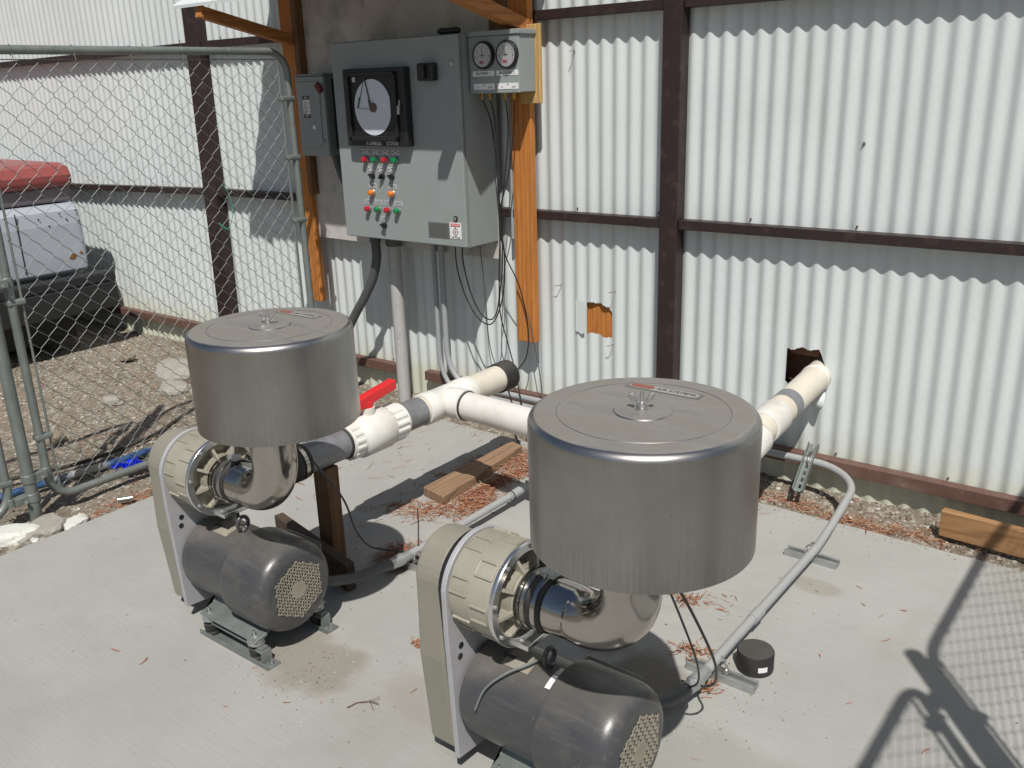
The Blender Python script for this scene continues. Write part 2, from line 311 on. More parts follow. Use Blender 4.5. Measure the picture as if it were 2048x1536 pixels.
def text_obj(name, txt, size, loc, rot, material, parent, depth=.0006, align='CENTER', xs=1.0):
    cu = bpy.data.curves.new(name, 'FONT'); cu.body = txt; cu.size = size; cu.align_x = align; cu.align_y = 'CENTER'; cu.extrude = depth; cu.resolution_u = 3
    t = bpy.data.objects.new(name, cu); C.objects.link(t)
    dg = bpy.context.evaluated_depsgraph_get(); me = bpy.data.meshes.new_from_object(t.evaluated_get(dg)); bpy.data.objects.remove(t); bpy.data.curves.remove(cu)
    me.name = name; me.materials.clear(); me.materials.append(material)
    M4 = Matrix.Translation(Vector(loc) - wloc(parent)) @ rot.to_4x4() @ Matrix.Diagonal((xs, 1, 1, 1)); me.transform(M4)
    o = bpy.data.objects.new(name, me); C.objects.link(o); o.parent = parent; return o
FRONT = Matrix.Rotation(math.pi / 2, 3, 'X')       # text facing -y
def arc(c, r, a0, a1, n, plane='xz'):
    out = []
    for i in range(n + 1):
        a = a0 + (a1 - a0) * i / n; u, v = r * math.cos(a), r * math.sin(a)
        out.append((c[0] + u, c[1], c[2] + v) if plane == 'xz' else (c[0], c[1] + u, c[2] + v) if plane == 'yz' else (c[0] + u, c[1] + v, c[2]))
    return out
def smooth_path(pts, n=8):
    P = [Vector(p) for p in pts]; out = []
    for i in range(len(P) - 1):
        p0 = P[max(i - 1, 0)]; p1 = P[i]; p2 = P[i + 1]; p3 = P[min(i + 2, len(P) - 1)]
        for k in range(n):
            t = k / n; out.append(.5 * ((2 * p1) + (-p0 + p2) * t + (2 * p0 - 5 * p1 + 4 * p2 - p3) * t * t + (-p0 + 3 * p1 - 3 * p2 + p3) * t ** 3))
    out.append(P[-1]); return out

# ------------------------------------------------------------------ ground and slab
def gz(x, y):
    base = -.05 if x < -1.4 else -.03
    if x > -1.4 and y > -.30: base = -.03 + (y + .30) / .30 * .055
    if -1.9 < x < -.9 and y < -1.2: base = -.022
    return base
rn = np.random.default_rng(3)
def vnoise(X, Y, cell, seed):
    r = np.random.default_rng(seed); G = r.random((400, 400)); u = (X / cell) % 399; v = (Y / cell) % 399
    i = np.floor(u).astype(int); j = np.floor(v).astype(int); fu = u - i; fv = v - j; fu = fu * fu * (3 - 2 * fu); fv = fv * fv * (3 - 2 * fv)
    return (G[i, j] * (1 - fu) + G[(i + 1) % 400, j] * fu) * (1 - fv) + (G[i, (j + 1) % 400] * (1 - fu) + G[(i + 1) % 400, (j + 1) % 400] * fu) * fv
def ground_h(X, Y):
    X = np.asarray(X, float); Y = np.asarray(Y, float)
    t = np.clip((X + 2.2) / 1.4, 0, 1); b = -.055 + .028 * t
    strip = np.clip((Y + .30) / .30, 0, 1) * np.clip((X + 1.6) / .8, 0, 1); b = b + strip * .022
    b = b + (vnoise(X + 20, Y + 20, .35, 1) - .5) * .022 + (vnoise(X + 20, Y + 20, .09, 2) - .5) * .014 + (vnoise(X + 20, Y + 20, .03, 4) - .5) * .007
    inside = (X > -.93) & (Y < -.26); b = np.where(inside & (X > -.86), -.06, b)
    return b
xs = np.concatenate([[-300, -60, -15], np.arange(-7, 4.0, .028), [15, 60, 300]]); ys = np.concatenate([[-300, -60, -15], np.arange(-4.2, .12, .028), [.3, 15, 60, 300]])
XX, YY = np.meshgrid(xs, ys, indexing='ij'); ZZ = ground_h(np.clip(XX, -7, 4), np.clip(YY, -4.2, .12)); far = (np.abs(XX) > 10) | (YY < -6) | (YY > .2); ZZ[far] = -.06
me = bpy.data.meshes.new('ground'); nx, ny = XX.shape
me.vertices.add(nx * ny); me.vertices.foreach_set('co', np.stack([XX, YY, ZZ], -1).astype(np.float32).ravel())
ii, jj = np.meshgrid(np.arange(nx - 1), np.arange(ny - 1), indexing='ij'); a = (ii * ny + jj).ravel(); F = np.stack([a, a + ny, a + ny + 1, a + 1], 1)
me.loops.add(F.size); me.loops.foreach_set('vertex_index', F.ravel().astype(np.int32)); me.polygons.add(len(F)); me.polygons.foreach_set('loop_start', np.arange(0, F.size, 4, dtype=np.int32)); me.polygons.foreach_set('loop_total', np.full(len(F), 4, dtype=np.int32))
me.update(); me.validate(); me.polygons.foreach_set('use_smooth', [True] * len(me.polygons)); me.materials.append(DIRT)
g = bpy.data.objects.new('ground', me); C.objects.link(g); tag(g, 'brown dirt ground strewn with gravel', 'ground', kind='structure')

sb = MB()
edge = [(-.932 + (random.random() - .5) * .004, y) for y in np.linspace(-6, -.27, 60)] + [(x, -.255 - .008 * (x + .93) / 3 + (random.random() - .5) * .006) for x in np.linspace(-.93, 5, 90)] + [(5, -6)]
sb.prism(edge, -.11, 0, 'z')
tag(obj('concrete_slab', sb, CONC, bevel=.006), 'pale broom-finished concrete slab under the two blowers', 'concrete slab', kind='structure')

# scattered pebbles (stuff)
def scatter(name, pts, sizes, material, flat=.6, seed=1):
    r = np.random.default_rng(seed); t = (1 + 5 ** .5) / 2
    V = np.array([(-1, t, 0), (1, t, 0), (-1, -t, 0), (1, -t, 0), (0, -1, t), (0, 1, t), (0, -1, -t), (0, 1, -t), (t, 0, -1), (t, 0, 1), (-t, 0, -1), (-t, 0, 1)], float); V /= np.linalg.norm(V[0])
    Fc = np.array([(0, 11, 5), (0, 5, 1), (0, 1, 7), (0, 7, 10), (0, 10, 11), (1, 5, 9), (5, 11, 4), (11, 10, 2), (10, 7, 6), (7, 1, 8), (3, 9, 4), (3, 4, 2), (3, 2, 6), (3, 6, 8), (3, 8, 9), (4, 9, 5), (2, 4, 11), (6, 2, 10), (8, 6, 7), (9, 8, 1)])
    n = len(pts); W = V[None] * (1 + (r.random((n, 12, 1)) - .5) * .7) * (r.random((n, 1, 3)) * .7 + .65)
    W[:, :, 2] *= flat; a = r.random(n) * 6.28; ca, sa = np.cos(a)[:, None], np.sin(a)[:, None]
    x = W[:, :, 0] * ca - W[:, :, 1] * sa; y = W[:, :, 0] * sa + W[:, :, 1] * ca; W = np.stack([x, y, W[:, :, 2]], -1) * np.asarray(sizes)[:, None, None] + np.asarray(pts)[:, None, :]
    me = bpy.data.meshes.new(name); F = (Fc[None] + (np.arange(n) * 12)[:, None, None]).reshape(-1, 3)
    me.vertices.add(n * 12); me.vertices.foreach_set('co', W.astype(np.float32).ravel()); me.loops.add(F.size); me.loops.foreach_set('vertex_index', F.ravel().astype(np.int32))
    me.polygons.add(len(F)); me.polygons.foreach_set('loop_start', np.arange(0, F.size, 3, dtype=np.int32)); me.polygons.foreach_set('loop_total', np.full(len(F), 3, dtype=np.int32)); me.update(); me.validate()
    me.materials.append(material); o = bpy.data.objects.new(name, me); C.objects.link(o); return o
def island_mat(name, cols, rough=.9):
    M = bpy.data.materials.new(name); M.use_nodes = True; N = M.node_tree.nodes; L = M.node_tree.links; b = N['Principled BSDF']; b.inputs['Roughness'].default_value = rough; b.inputs['Specular IOR Level'].default_value = .2
    ge = N.new('ShaderNodeNewGeometry'); cr = N.new('ShaderNodeValToRGB'); L.new(ge.outputs['Random Per Island'], cr.inputs[0]); cr.color_ramp.interpolation = 'CONSTANT'
    while len(cr.color_ramp.elements) < len(cols): cr.color_ramp.elements.new(.5)
    for i, c in enumerate(cols): cr.color_ramp.elements[i].position = i / len(cols); cr.color_ramp.elements[i].color = (*c, 1)
    no = N.new('ShaderNodeTexNoise'); no.inputs['Scale'].default_value = 90; hs = N.new('ShaderNodeHueSaturation'); mr = N.new('ShaderNodeMapRange'); mr.inputs[3].default_value = .7; mr.inputs[4].default_value = 1.25
    L.new(no.outputs[0], mr.inputs[0]); L.new(mr.outputs[0], hs.inputs['Value']); L.new(cr.outputs[0], hs.inputs['Color']); L.new(hs.outputs[0], b.inputs['Base Color']); return M
PEB = island_mat('mixed_gravel', [(.26, .22, .165), (.19, .16, .12), (.37, .34, .29), (.24, .20, .15), (.50, .48, .43), (.16, .13, .10), (.31, .28, .22), (.25, .17, .12), (.28, .26, .22), (.21, .18, .135)])
LIT = island_mat('dry_russet_litter', [(.30, .115, .065), (.36, .18, .10), (.22, .085, .05), (.44, .30, .18), (.26, .13, .08), (.34, .14, .085)])
n = 15000; px = np.concatenate([rng.uniform(-4.2, -.9, n), rng.uniform(-.9, 3.0, 4200)]); py = np.concatenate([rng.uniform(-3.0, .0, n), rng.uniform(-.27, -.0, 4200)])
k = ~((px > -.94) & (py < -.262)); px, py = px[k], py[k]; sz = .0035 + .0085 * rng.random(len(px)) ** 4; big = rng.random(len(px)) < .02; sz[big] *= 1.9
pz = ground_h(px, py) + sz * .15
gx = np.concatenate([rng.uniform(-.9, 2.4, 500), rng.normal(.5, .14, 260), rng.normal(1.5, .12, 200), rng.uniform(-.9, 2.2, 500), rng.normal(.25, .2, 250)]); gy = np.concatenate([rng.uniform(-2.6, -.27, 500), rng.normal(-2.03, .09, 260), rng.normal(-1.45, .12, 200), -.27 - np.abs(rng.normal(0, .05, 500)), rng.normal(-1.5, .12, 250)])
gs = .0012 + .0022 * rng.random(len(gx)) ** 3; k = gy < -.27; px = np.concatenate([px, gx[k]]); py = np.concatenate([py, gy[k]]); pz = np.concatenate([pz, gs[k] * .3]); sz = np.concatenate([sz, gs[k]])
tag(scatter('gravel', np.stack([px, py, pz], 1), sz, PEB, .6, 5), 'loose gravel and small stones spread over the dirt', 'gravel', kind='stuff')

# curled dry litter strips (stuff)
def litter(name, pts, lens_, material, seed):
    r = np.random.default_rng(seed); V = []; F = []
    for (x, y, z), ln in zip(pts, lens_):
        a = r.random() * 6.28; bend = (r.random() - .5) * 2.2; wd = .0007 + .0013 * r.random(); c = np.array([x, y, z]); n_ = 4; o = len(V); ang = a; tilt = (r.random() - .3) * .35
        for i in range(n_ + 1):
            d = np.array([math.cos(ang), math.sin(ang), tilt]); s_ = np.array([-math.sin(ang), math.cos(ang), .3 * (r.random() - .5)]) * wd * (1 - .6 * abs(i / n_ - .5))
            V += [tuple(c + s_), tuple(c - s_), tuple(c + np.array([0, 0, wd * .8]))]; c = c + d * ln / n_; c[2] = max(c[2], z); ang += bend / n_
        for i in range(n_):
            q = o + 3 * i; F += [(q, q + 3, q + 5, q + 2), (q + 2, q + 5, q + 4, q + 1), (q + 1, q + 4, q + 3, q)]
    me = bpy.data.meshes.new(name); me.from_pydata(V, [], F); me.materials.append(material); o = bpy.data.objects.new(name, me); C.objects.link(o); return o
lp = []; ll = []
def clump(cx, cy, rx, ry, n, rot=0, l0=.012, l1=.05, zz=.02, on='slab'):
    for _ in range(n):
        u, v = random.gauss(0, .45), random.gauss(0, .45); x = cx + u * rx * math.cos(rot) - v * ry * math.sin(rot); y = cy + u * rx * math.sin(rot) + v * ry * math.cos(rot)
        onslab = x > -.93 and y < -.262
        z = .001 if onslab else float(ground_h(x, y)) + .004
        lp.append((x, y, z + random.random() ** 3 * zz)); ll.append(random.uniform(l0, l1))
clump(.20, -.62, .055, .42, 1500, -.10, .01, .035, .022); clump(.24, -.90, .085, .16, 700, .2, .01, .04, .016); clump(.12, -.45, .06, .2, 250); clump(.13, -1.05, .12, .08, 130, 0, .02, .06, .005)
clump(.03, -1.10, .12, .06, 60, 0, .02, .07, .004); clump(.36, -1.33, .06, .09, 420, 0, .01, .04, .03); clump(.28, -1.36, .09, .07, 200, 0, .01, .04, .02)
clump(-.02, -.66, .05, .25, 90, 0, .02, .09, .004); clump(.72, -1.73, .04, .018, 90, .1, .006, .02, .008); clump(1.40, -1.30, .06, .04, 90, .4, .01, .04, .02); clump(1.25, -1.05, .05, .03, 60)
clump(1.33, -1.02, .12, .10, 25, 0, .01, .04, .004); clump(1.50, -1.42, .04, .04, 130, 0, .008, .03, .02)
for cx, cy, n_ in ((1.0, -.16, 100), (1.25, -.17, 260), (1.5, -.20, 330), (1.7, -.17, 200), (-.6, -.15, 120), (0, -.14, 160), (.5, -.15, 140)): clump(cx, cy, .22, .05, n_, 0, .008, .035, .006)
clump(1.14, -.36, .05, .05, 45); clump(-1.02, -1.55, .07, .35, 520, 0, .008, .03, .006); clump(-1.05, -1.0, .08, .3, 260, 0, .01, .03, .006); clump(-1.6, -1.2, .7, .6, 380, 0, .008, .03, .004); clump(-1.02, -2.0, .05, .15, 120)
clump(-2.4, -.5, .6, .35, 260, 0, .01, .04, .004)
for _ in range(70):
    x, y = random.uniform(.0, 2.2), random.uniform(-2.3, -.3); lp.append((x, y, .0012)); ll.append(random.uniform(.006, .035))
for _ in range(60):
    x, y = random.uniform(-.7, .2), random.uniform(-1.3, -.3); lp.append((x, y, .0012)); ll.append(random.uniform(.01, .09))
tag(litter('dry_litter', lp, ll, LIT, 11), 'dry russet conifer litter in drifts on slab and dirt', 'plant litter', kind='stuff')

# ------------------------------------------------------------------ corrugated wall
P_ = .0678; A_ = .0062
wall = thing('corrugated_wall', (-1, 0, 0), 'white corrugated metal building wall with dark brown steel columns and rails', 'wall')
def hole(x):
    if 1.124 <= x <= 1.302:
        t = (x - 1.124) / .178; r_ = (math.sin(x * 97) + .4 * math.sin(x * 383 + 1)) * .0035
        return (.418 - .012 * math.sin(t * 6) + r_ if t < .82 else .425 + (t - .82) * .3, (.553 + .012 * math.sin(t * 3) + r_) if t < .72 else .565 - (t - .72) * .33)
    if .178 <= x <= .312:
        t = (x - .178) / .134; r_ = (math.sin(x * 411) + math.sin(x * 977 + 1)) * .0025
        return (.484 + .006 * math.sin(t * 5) + r_, .632 + r_ if t < .6 else .632 - ((t - .6) / .4) ** 2 * .04 + r_)
    return None
V = []; F = []; cols = []
xs = [-7.5 + i * P_ / 12 for i in range(int(11.6 / (P_ / 12)) + 1)]
xs = sorted(set(xs + [1.124, 1.302, .178, .312]))
Z0, Z1 = -.12, 3.4
for x in xs:
    y = A_ * (1 - math.cos(2 * math.pi * x / P_)) * (.94 + .06 * math.sin(x * 3.1)) + .0015 * math.sin(x * 1.7)
    h = hole(x) or (.5, .55); zl = [Z0, h[0], h[1], Z1]; o = len(V); V += [(x, y, z) for z in zl]; cols.append((o, hole(x) is not None))
for i in range(len(cols) - 1):
    a, ha = cols[i]; b_, hb = cols[i + 1]
    for k_ in range(3):
        if k_ == 1 and ha and hb: continue
        F.append((a + k_, b_ + k_, b_ + k_ + 1, a + k_ + 1))
mb = MB(); mb.add(V, F, True); cl = obj('corrugated_cladding', mb, WALLP, wall)
for (za, zb_, ya, mt_, nm) in ((1.000, 1.038, -.052, BROWN, 'middle_rail'), (1.836, 1.874, -.048, BROWN, 'top_rail'), (.096, .146, -.052, BROWNR, 'base_rail')):
    segs = [(-7.5, -2.58), (-2.50, .5765), (.6635, 4.0)] if nm != 'base_rail' else [(-7.5, -.985), (-.82, 4.0)]
    mb = MB(); dl = {'middle_rail': -.045, 'top_rail': -.016, 'base_rail': -.022}[nm] / 2.0
    for xa, xb in segs:
        o0 = dl * max(0, -2.2 - xa); o1 = dl * max(0, -2.2 - xb) if xb < -2 else 0
        mb.prism([(xa, za + o0), (xb, za + o1), (xb, zb_ + o1), (xa, zb_ + o0)], (ya if nm != 'base_rail' else -.044), .002, 'y')
    obj(nm, mb, mt_, wall, bevel=.002)
for x0, x1, ln in ((-2.615, -2.485, .05), (.5795, .6605, 0)):
    obj('steel_column', MB().prism([(x0, -.1), (x1, -.1), (x1 + ln * 1.7, 3.4), (x0 + ln * 1.7, 3.4)], -.062, .004, 'y'), BROWN, wall, bevel=.003)
obj('overlap_flashing', MB().box(-7.5, 4, -.004, .0, 3.38, 3.5), WALLP, wall)
# dark interior behind the cladding
mb = MB(); mb.box(-7.5, 4.1, 3.0, 3.1, -.1, 3.4); mb.box(-7.6, -7.5, .05, 3.1, -.1, 3.4); mb.box(4.1, 4.2, .05, 3.1, -.1, 3.4); mb.box(-7.6, 4.2, .03, 3.1, 3.41, 3.5)
obj('inner_shell', mb, DARKIN, wall)
obj('wood_patch', MB().box(.13, .40, .022, .036, .42, .72), WOODZ, wall)
mb = MB(); mb.box(1.13, 1.245, .035, .07, .530, .60); mb.box(1.05, 1.36, .10, .14, .40, .68)
obj('interior_stud', mb, INTW, wall)
# flap of cladding bent outwards beside the patched hole
fp_ = [(.127, .492), (.134, .487), (.141, .489), (.150, .482), (.160, .479), (.168, .484), (.176, .492), (.176, .634), (.166, .637), (.155, .633), (.146, .638), (.137, .634), (.127, .637)]
obj('bent_flap', MB().prism(fp_, -.0065, -.0055, 'y'), WALLP, wall)
V = []; F = []
for i in range(7):
    t = i / 6; w_ = .022 * (1 - (2 * t - 1) ** 2) ** .5 + .004; z = .425 - .09 * t; y = -.004 - .035 * math.sin(t * 2.2)
    V += [(1.278 - w_, y, z), (1.278 + w_, y - .004, z)]
    if i: F.append((2 * i - 2, 2 * i - 1, 2 * i + 1, 2 * i))
mb = MB(); mb.add(V, F, True); fl = obj('hanging_tab', mb, WALLP, wall); so_ = fl.modifiers.new('solid', 'SOLIDIFY'); so_.thickness = .0008
for x, z, l in ((.039, .695, .03), (.335, .698, .034), (.323, .452, .032)):
    obj('nail', MB().tube([(x, .01, z), (x + .002, -l, z + .002)], .0016, 6).tube([(x + .002, -l, z + .002), (x - .012, -l - .001, z + .001)], .0016, 6), BROWNR, wall)
for x, z, l in ((.128, 1.706, .034), (1.357, 1.344, .007), (-2.9, .62, .008)):
    obj('roofing_screw', MB().lathe([(.0055, .0), (.0055, -.002), (.0035, -.003), (.0035, -.006), (0, -.0061)], (x, -.0005, z), 'y', 16).tube([(x, -.008, z), (x - .001, -l, z - .001)], .002, 6), ZINC if l > .02 else BROWNR, wall)
rsc = random.Random(12); mbs = MB()
for i_ in range(-70, 55, 6):
    for zr in (1.052, 1.888, .158):
        if rsc.random() < .8 and not (-30 < i_ < 0 and zr > .5):
            x = i_ * P_ + rsc.uniform(-.004, .004); z = zr + rsc.uniform(-.003, .003); mbs.lathe([(.0042, -.001), (.0042, -.0035), (.0025, -.005), (0, -.0051)], (x, 0, z), 'y', 8)
sc_ = obj('screw_row', mbs, BROWNR, wall); sc_['kind'] = 'stuff'
# sheet overlap seams: thin lips standing a hair off the cladding
mb = MB()
for i_ in (-37, 39):
    x = i_ * P_ - .006
    for dz0, dz1 in ((-.1, 3.38),): mb.box(x, x + .0012, -.0032, .001, dz0, dz1)
obj('sheet_seam', mb, WALLP, wall)

# ------------------------------------------------------------------ lean-to shelter
sh = thing('lean_to_shelter', (-.85, -.05, .8), 'small wooden lean-to frame with a backing board shading the grey control cabinet', 'shelter')
for x0, x1, z0 in ((-1.648, -1.535, .450), (-.143, -.040, .428)):
    obj('post', MB().box(x0, x1, -.100, -.060, z0, 2.45), WOODZ, sh, bevel=.004)
obj('post_side', MB().box(-1.534, -1.500, -.115, -.060, 1.05, 2.4), WOODP, sh, bevel=.003, label='dark brown upright doubling the left post')
obj('backing_board', MB().prism([(-1.555, .812), (-.30, .800), (-.262, .80), (-.255, 2.3), (-1.555, 2.3)], -.066, -.0535, 'y'), PLY, sh, bevel=.001)
for x, z0, z1, ye, bw in ((-1.56, 1.830, 1.950, -.640, .05), (-.062, 1.812, 1.962, -.700, .06)):
    obj('brace', MB().beam((x, -.098, z0), (x, ye, z1), bw, .052), WOODY, sh, bevel=.003)
obj('header_board', MB().box(-.25, -.144, -.100, -.0665, 1.800, 2.35), WOODP, sh, bevel=.003)
obj('end_block', MB().box(-.075, .034, -.1170, -.1005, 1.50, 1.817), WOODL, sh, bevel=.003)
rf = MB(); rf.add([(-1.745, .0, 2.33), (.112, .0, 2.33), (.112, -.655, 1.972), (-1.745, -.655, 1.972), (-1.745, .0, 2.345), (.112, .0, 2.345), (.112, -.655, 1.986), (-1.745, -.655, 1.986)], [(0, 3, 2, 1), (4, 5, 6, 7), (0, 1, 5, 4), (1, 2, 6, 5), (2, 3, 7, 6), (3, 0, 4, 7)])
obj('roof_sheet', rf, WALLP, sh)
obj('roof_purlin', MB().beam((-1.63, -.575, 2.012), (.02, -.575, 2.012), .038, .024), WOODP, sh, bevel=.002)

# ------------------------------------------------------------------ control cabinet
cb = thing('control_cabinet', (-.65, -.17, .885), 'big grey control cabinet with round chart recorder and rows of coloured pilot lights', 'control panel')
CX0, CX1, CZ0, CZ1 = -1.052, -.258, .885, 1.792
obj('enclosure', MB().box(CX0 + .006, CX1 - .004, -.276, -.0675, CZ0, CZ1 - .002), CAB, cb, bevel=.004)
obj('flange', MB().box(CX0 + .002, CX1 - .001, -.2795, -.272, CZ0 - .001, CZ1), CABD, cb, bevel=.002)
obj('door', MB().box(CX0, CX1 - .004, -.297, -.2805, CZ0 + .004, CZ1 - .004), CAB, cb, bevel=.003)
rec = obj('chart_recorder', MB().box(-.938, -.545, -.342, -.2975, 1.328, 1.670), BLACK, cb, bevel=.006)
mb = MB(); x0, x1, z0, z1 = -.905, -.590, 1.352, 1.652; t_ = .014
mb.box(x0, x1, -.3555, -.3425, z1 - t_, z1).box(x0, x1, -.3555, -.3425, z0, z0 + t_ + .008).box(x0, x0 + t_, -.3555, -.3425, z0, z1).box(x1 - t_, x1, -.3555, -.3425, z0, z1)
obj('window_frame', mb, BLACK, rec, bevel=.003)
mb = MB(); pts = []
for i in range(72):
    a = 2 * math.pi * i / 72; pts.append((-.748 + min(.118 * math.cos(a), .112), 1.500 + .123 * math.sin(a)))
obj('chart_paper', MB().prism(pts, -.3455, -.3428, 'y'), CHARTM, rec)
obj('hub', MB().lathe([(.021, -.346), (.021, -.352), (.014, -.354), (0, -.3541)], (-.742, 0, 1.50), 'y', 24), BROWNR, rec)
mb = MB(); mb.beam((-.758, -.350, 1.502), (-.765, -.350, 1.535), .012, .003, (0, 1, 0)); mb.beam((-.763, -.350, 1.535), (-.785, -.350, 1.628), .005, .003, (0, 1, 0)); mb.beam((-.787, -.350, 1.630), (-.835, -.350, 1.508), .002, .002, (0, 1, 0)); mb.beam((-.840, -.350, 1.498), (-.750, -.350, 1.492), .0015, .002, (0, 1, 0))
obj('pen_arm', mb, GREYINK, rec)
obj('pen', MB().beam((-.826, -.3495, 1.545), (-.843, -.3495, 1.498), .006, .004, (0, 1, 0)), GREENINK, rec)
mb = MB(); mb.box(-.868, -.851, -.3475, -.3428, 1.612, 1.634); obj('painted_reflection', mb, LEGEND, rec)  # solid pale block standing in for a reflection on the recorder window
mb = MB(); mb.beam((-.574, -.347, 1.530), (-.578, -.347, 1.504), .007, .008, (0, 1, 0)); mb.beam((-.578, -.350, 1.506), (-.581, -.350, 1.468), .013, .012, (0, 1, 0)); obj('latch_lever', mb, GALV, rec, bevel=.002)
text_obj('maker_mark', '/\\ OMEGA', .023, (-.760, -.3428, 1.340), FRONT, WHITE, rec, .0005)
text_obj('model_mark', 'CT7310', .022, (-.640, -.3428, 1.341), FRONT, WHITE, rec, .0005)
kb = obj('disconnect_handle', MB().box(-.470, -.378, -.338, -.2975, 1.606, 1.680), BLACK, cb, bevel=.008)
obj('turn_grip', MB().box(-.434, -.414, -.356, -.3385, 1.612, 1.674), BLACK, kb, bevel=.005)
for x, z in ((-.302, 1.674), (-.319, 1.016)):
    l_ = obj('latch', MB().lathe([(.0125, -.2975), (.0125, -.301), (.009, -.303), (.0085, -.3015), (0, -.3015)], (x, 0, z), 'y', 24), BLACK if z < 1.3 else ZINC, cb)
    obj('latch_slot', MB().lathe([(.0075, -.3018), (.0075, -.3045), (0, -.3046)], (x, 0, z), 'y', 16), GALV, l_)
def pilot(x, z, M, y=-.2975):
    b_ = obj('pilot_light', MB().lathe([(.0165, y), (.0165, y - .006), (.0145, y - .008)], (x, 0, z), 'y', 28), ZINC if M is LAMB else CABD, cb)
    obj('lens', MB().lathe([(.0135, y - .0082), (.0138, y - .022), (.012, y - .027), (.007, y - .0295), (0, y - .030)], (x, 0, z), 'y', 24), M, b_)
for x, c_ in zip((-.865, -.800, -.733, -.667), (LRED, LGREEN, LRED, LGREEN)): pilot(x, 1.263, c_)
for x, c_ in zip((-.872, -.805, -.739, -.675), (LRED, LGREEN, LRED, LGREEN)): pilot(x, 1.032, c_)
for x in (-.837, -.704): pilot(x, 1.1105, LAMB)
def legend(x, z, screws, w_=.051, h_=.023):
    pl_ = obj('legend_plate', MB().box(x - w_ / 2, x + w_ / 2, -.2988, -.2974, z - h_ / 2, z + h_ / 2), LEGEND, cb)
    mb = MB()
    if screws:
        for sx in (-1, 1): mb.lathe([(.0034, -.2989), (.0028, -.3004), (0, -.3005)], (x + sx * w_ * .38, 0, z), 'y', 10)
        mb.lathe([(.0026, -.2989), (.002, -.3, ), (0, -.3001)], (x, 0, z - h_ * .33), 'y', 10)
        mb.box(x - .010, x + .010, -.2994, -.2989, z + .004, z + .0065)
    else:
        for r_ in (.006, .0, -.006):
            xx = x - w_ * .40
            while xx < x + w_ * .38:
                l = random.uniform(.003, .009); mb.box(xx, min(xx + l, x + w_ * .42), -.2994, -.2989, z + r_ - .0012, z + r_ + .0012); xx += l + .0022
    obj('legend_marks', mb, INK if screws else GREYINK, pl_)
for x in (-.867, -.801, -.736, -.668): legend(x, 1.298, True)
for x in (-.834, -.768, -.702): legend(x, 1.2195, True)
for x in (-.837, -.704): legend(x, 1.1415, False)
for x in (-.872, -.805, -.738, -.673): legend(x, 1.0645, False)
legend(-.773, .9875, False)
for x, z, a in ((-.829, 1.188, .7), (-.763, 1.188, -.75), (-.700, 1.188, .6), (-.773, .957, .35)):
    s_ = obj('selector_switch', MB().lathe([(.014, -.2975), (.014, -.303), (.0125, -.308), (.0125, -.314), (0, -.3141)], (x, 0, z), 'y', 24), BLACK, cb)
    dx, dz = math.cos(a) * .014, -math.sin(a) * .014
    obj('switch_lever', MB().beam((x - dx, -.319, z - dz), (x + dx * 1.2, -.319, z + dz * 1.2), .007, .009, (0, 1, 0)), BLACK, s_, bevel=.002)
pl_ = obj('name_plate', MB().box(-.489, -.3625, -.2988, -.2974, .922, .992), NAMEPL, cb)
mb = MB()
for r_ in range(7):
    z = .984 - r_ * .0088; xx = -.478 + (.02 if r_ == 0 else 0)
    while xx < -.375:
        l = random.uniform(.005, .022); mb.box(xx, min(xx + l, -.372), -.2994, -.2989, z - .0016, z + .0012); xx += l + .004
obj('name_plate_text', mb, GREYINK, pl_)
dg = obj('danger_label', MB().box(-.357, -.289, -.2988, -.2974, .925, .998), WHITE, cb)
obj('danger_band', MB().box(-.350, -.296, -.2996, -.2989, .980, .9935), REDINK, dg); text_obj('danger_word', 'DANGER', .0115, (-.323, -.2998, .9867), FRONT, WHITE, dg, .0003)
mb = MB()
R0, R1 = .0205, .0165
for k_ in range(4):
    a0, a1 = math.pi / 2 * k_, math.pi / 2 * (k_ + 1); P0 = [(-.323 + .85 * r * math.cos(a), .9555 + 1.12 * r * math.sin(a)) for r, a in ((R0, a0), (R0, a1), (R1, a1), (R1, a0))]
    mb.prism(P0, -.2996, -.2989, 'y')
obj('hazard_diamond', mb, INK, dg); obj('lightning_bolt', MB().prism([(-.320, .969), (-.330, .954), (-.3235, .955), (-.327, .942), (-.316, .9575), (-.3225, .957)], -.2996, -.2989, 'y'), REDINK, dg)
text_obj('hazard_words', 'High Voltage', .0098, (-.323, -.2992, .9315), FRONT, INK, dg, .0003)

# screwdriver left lying on the cabinet
sd = thing('screwdriver', (-.40, -.26, 1.80), 'black-handled screwdriver lying on top of the big grey cabinet', 'screwdriver')
sdp = lambda t: (-.545 + .245 * t, -.262 + .03 * t, 1.8065)
obj('shaft', MB().tube([sdp(0), sdp(.56)], .0035, 8), GALV, sd)
obj('grip', MB().tube([sdp(t) for t in (.53, .56, .62, .72, .85, .95, .99, 1.0)], [.006, .011, .0145, .0135, .0145, .0145, .011, .005], 14), BLACK, sd)

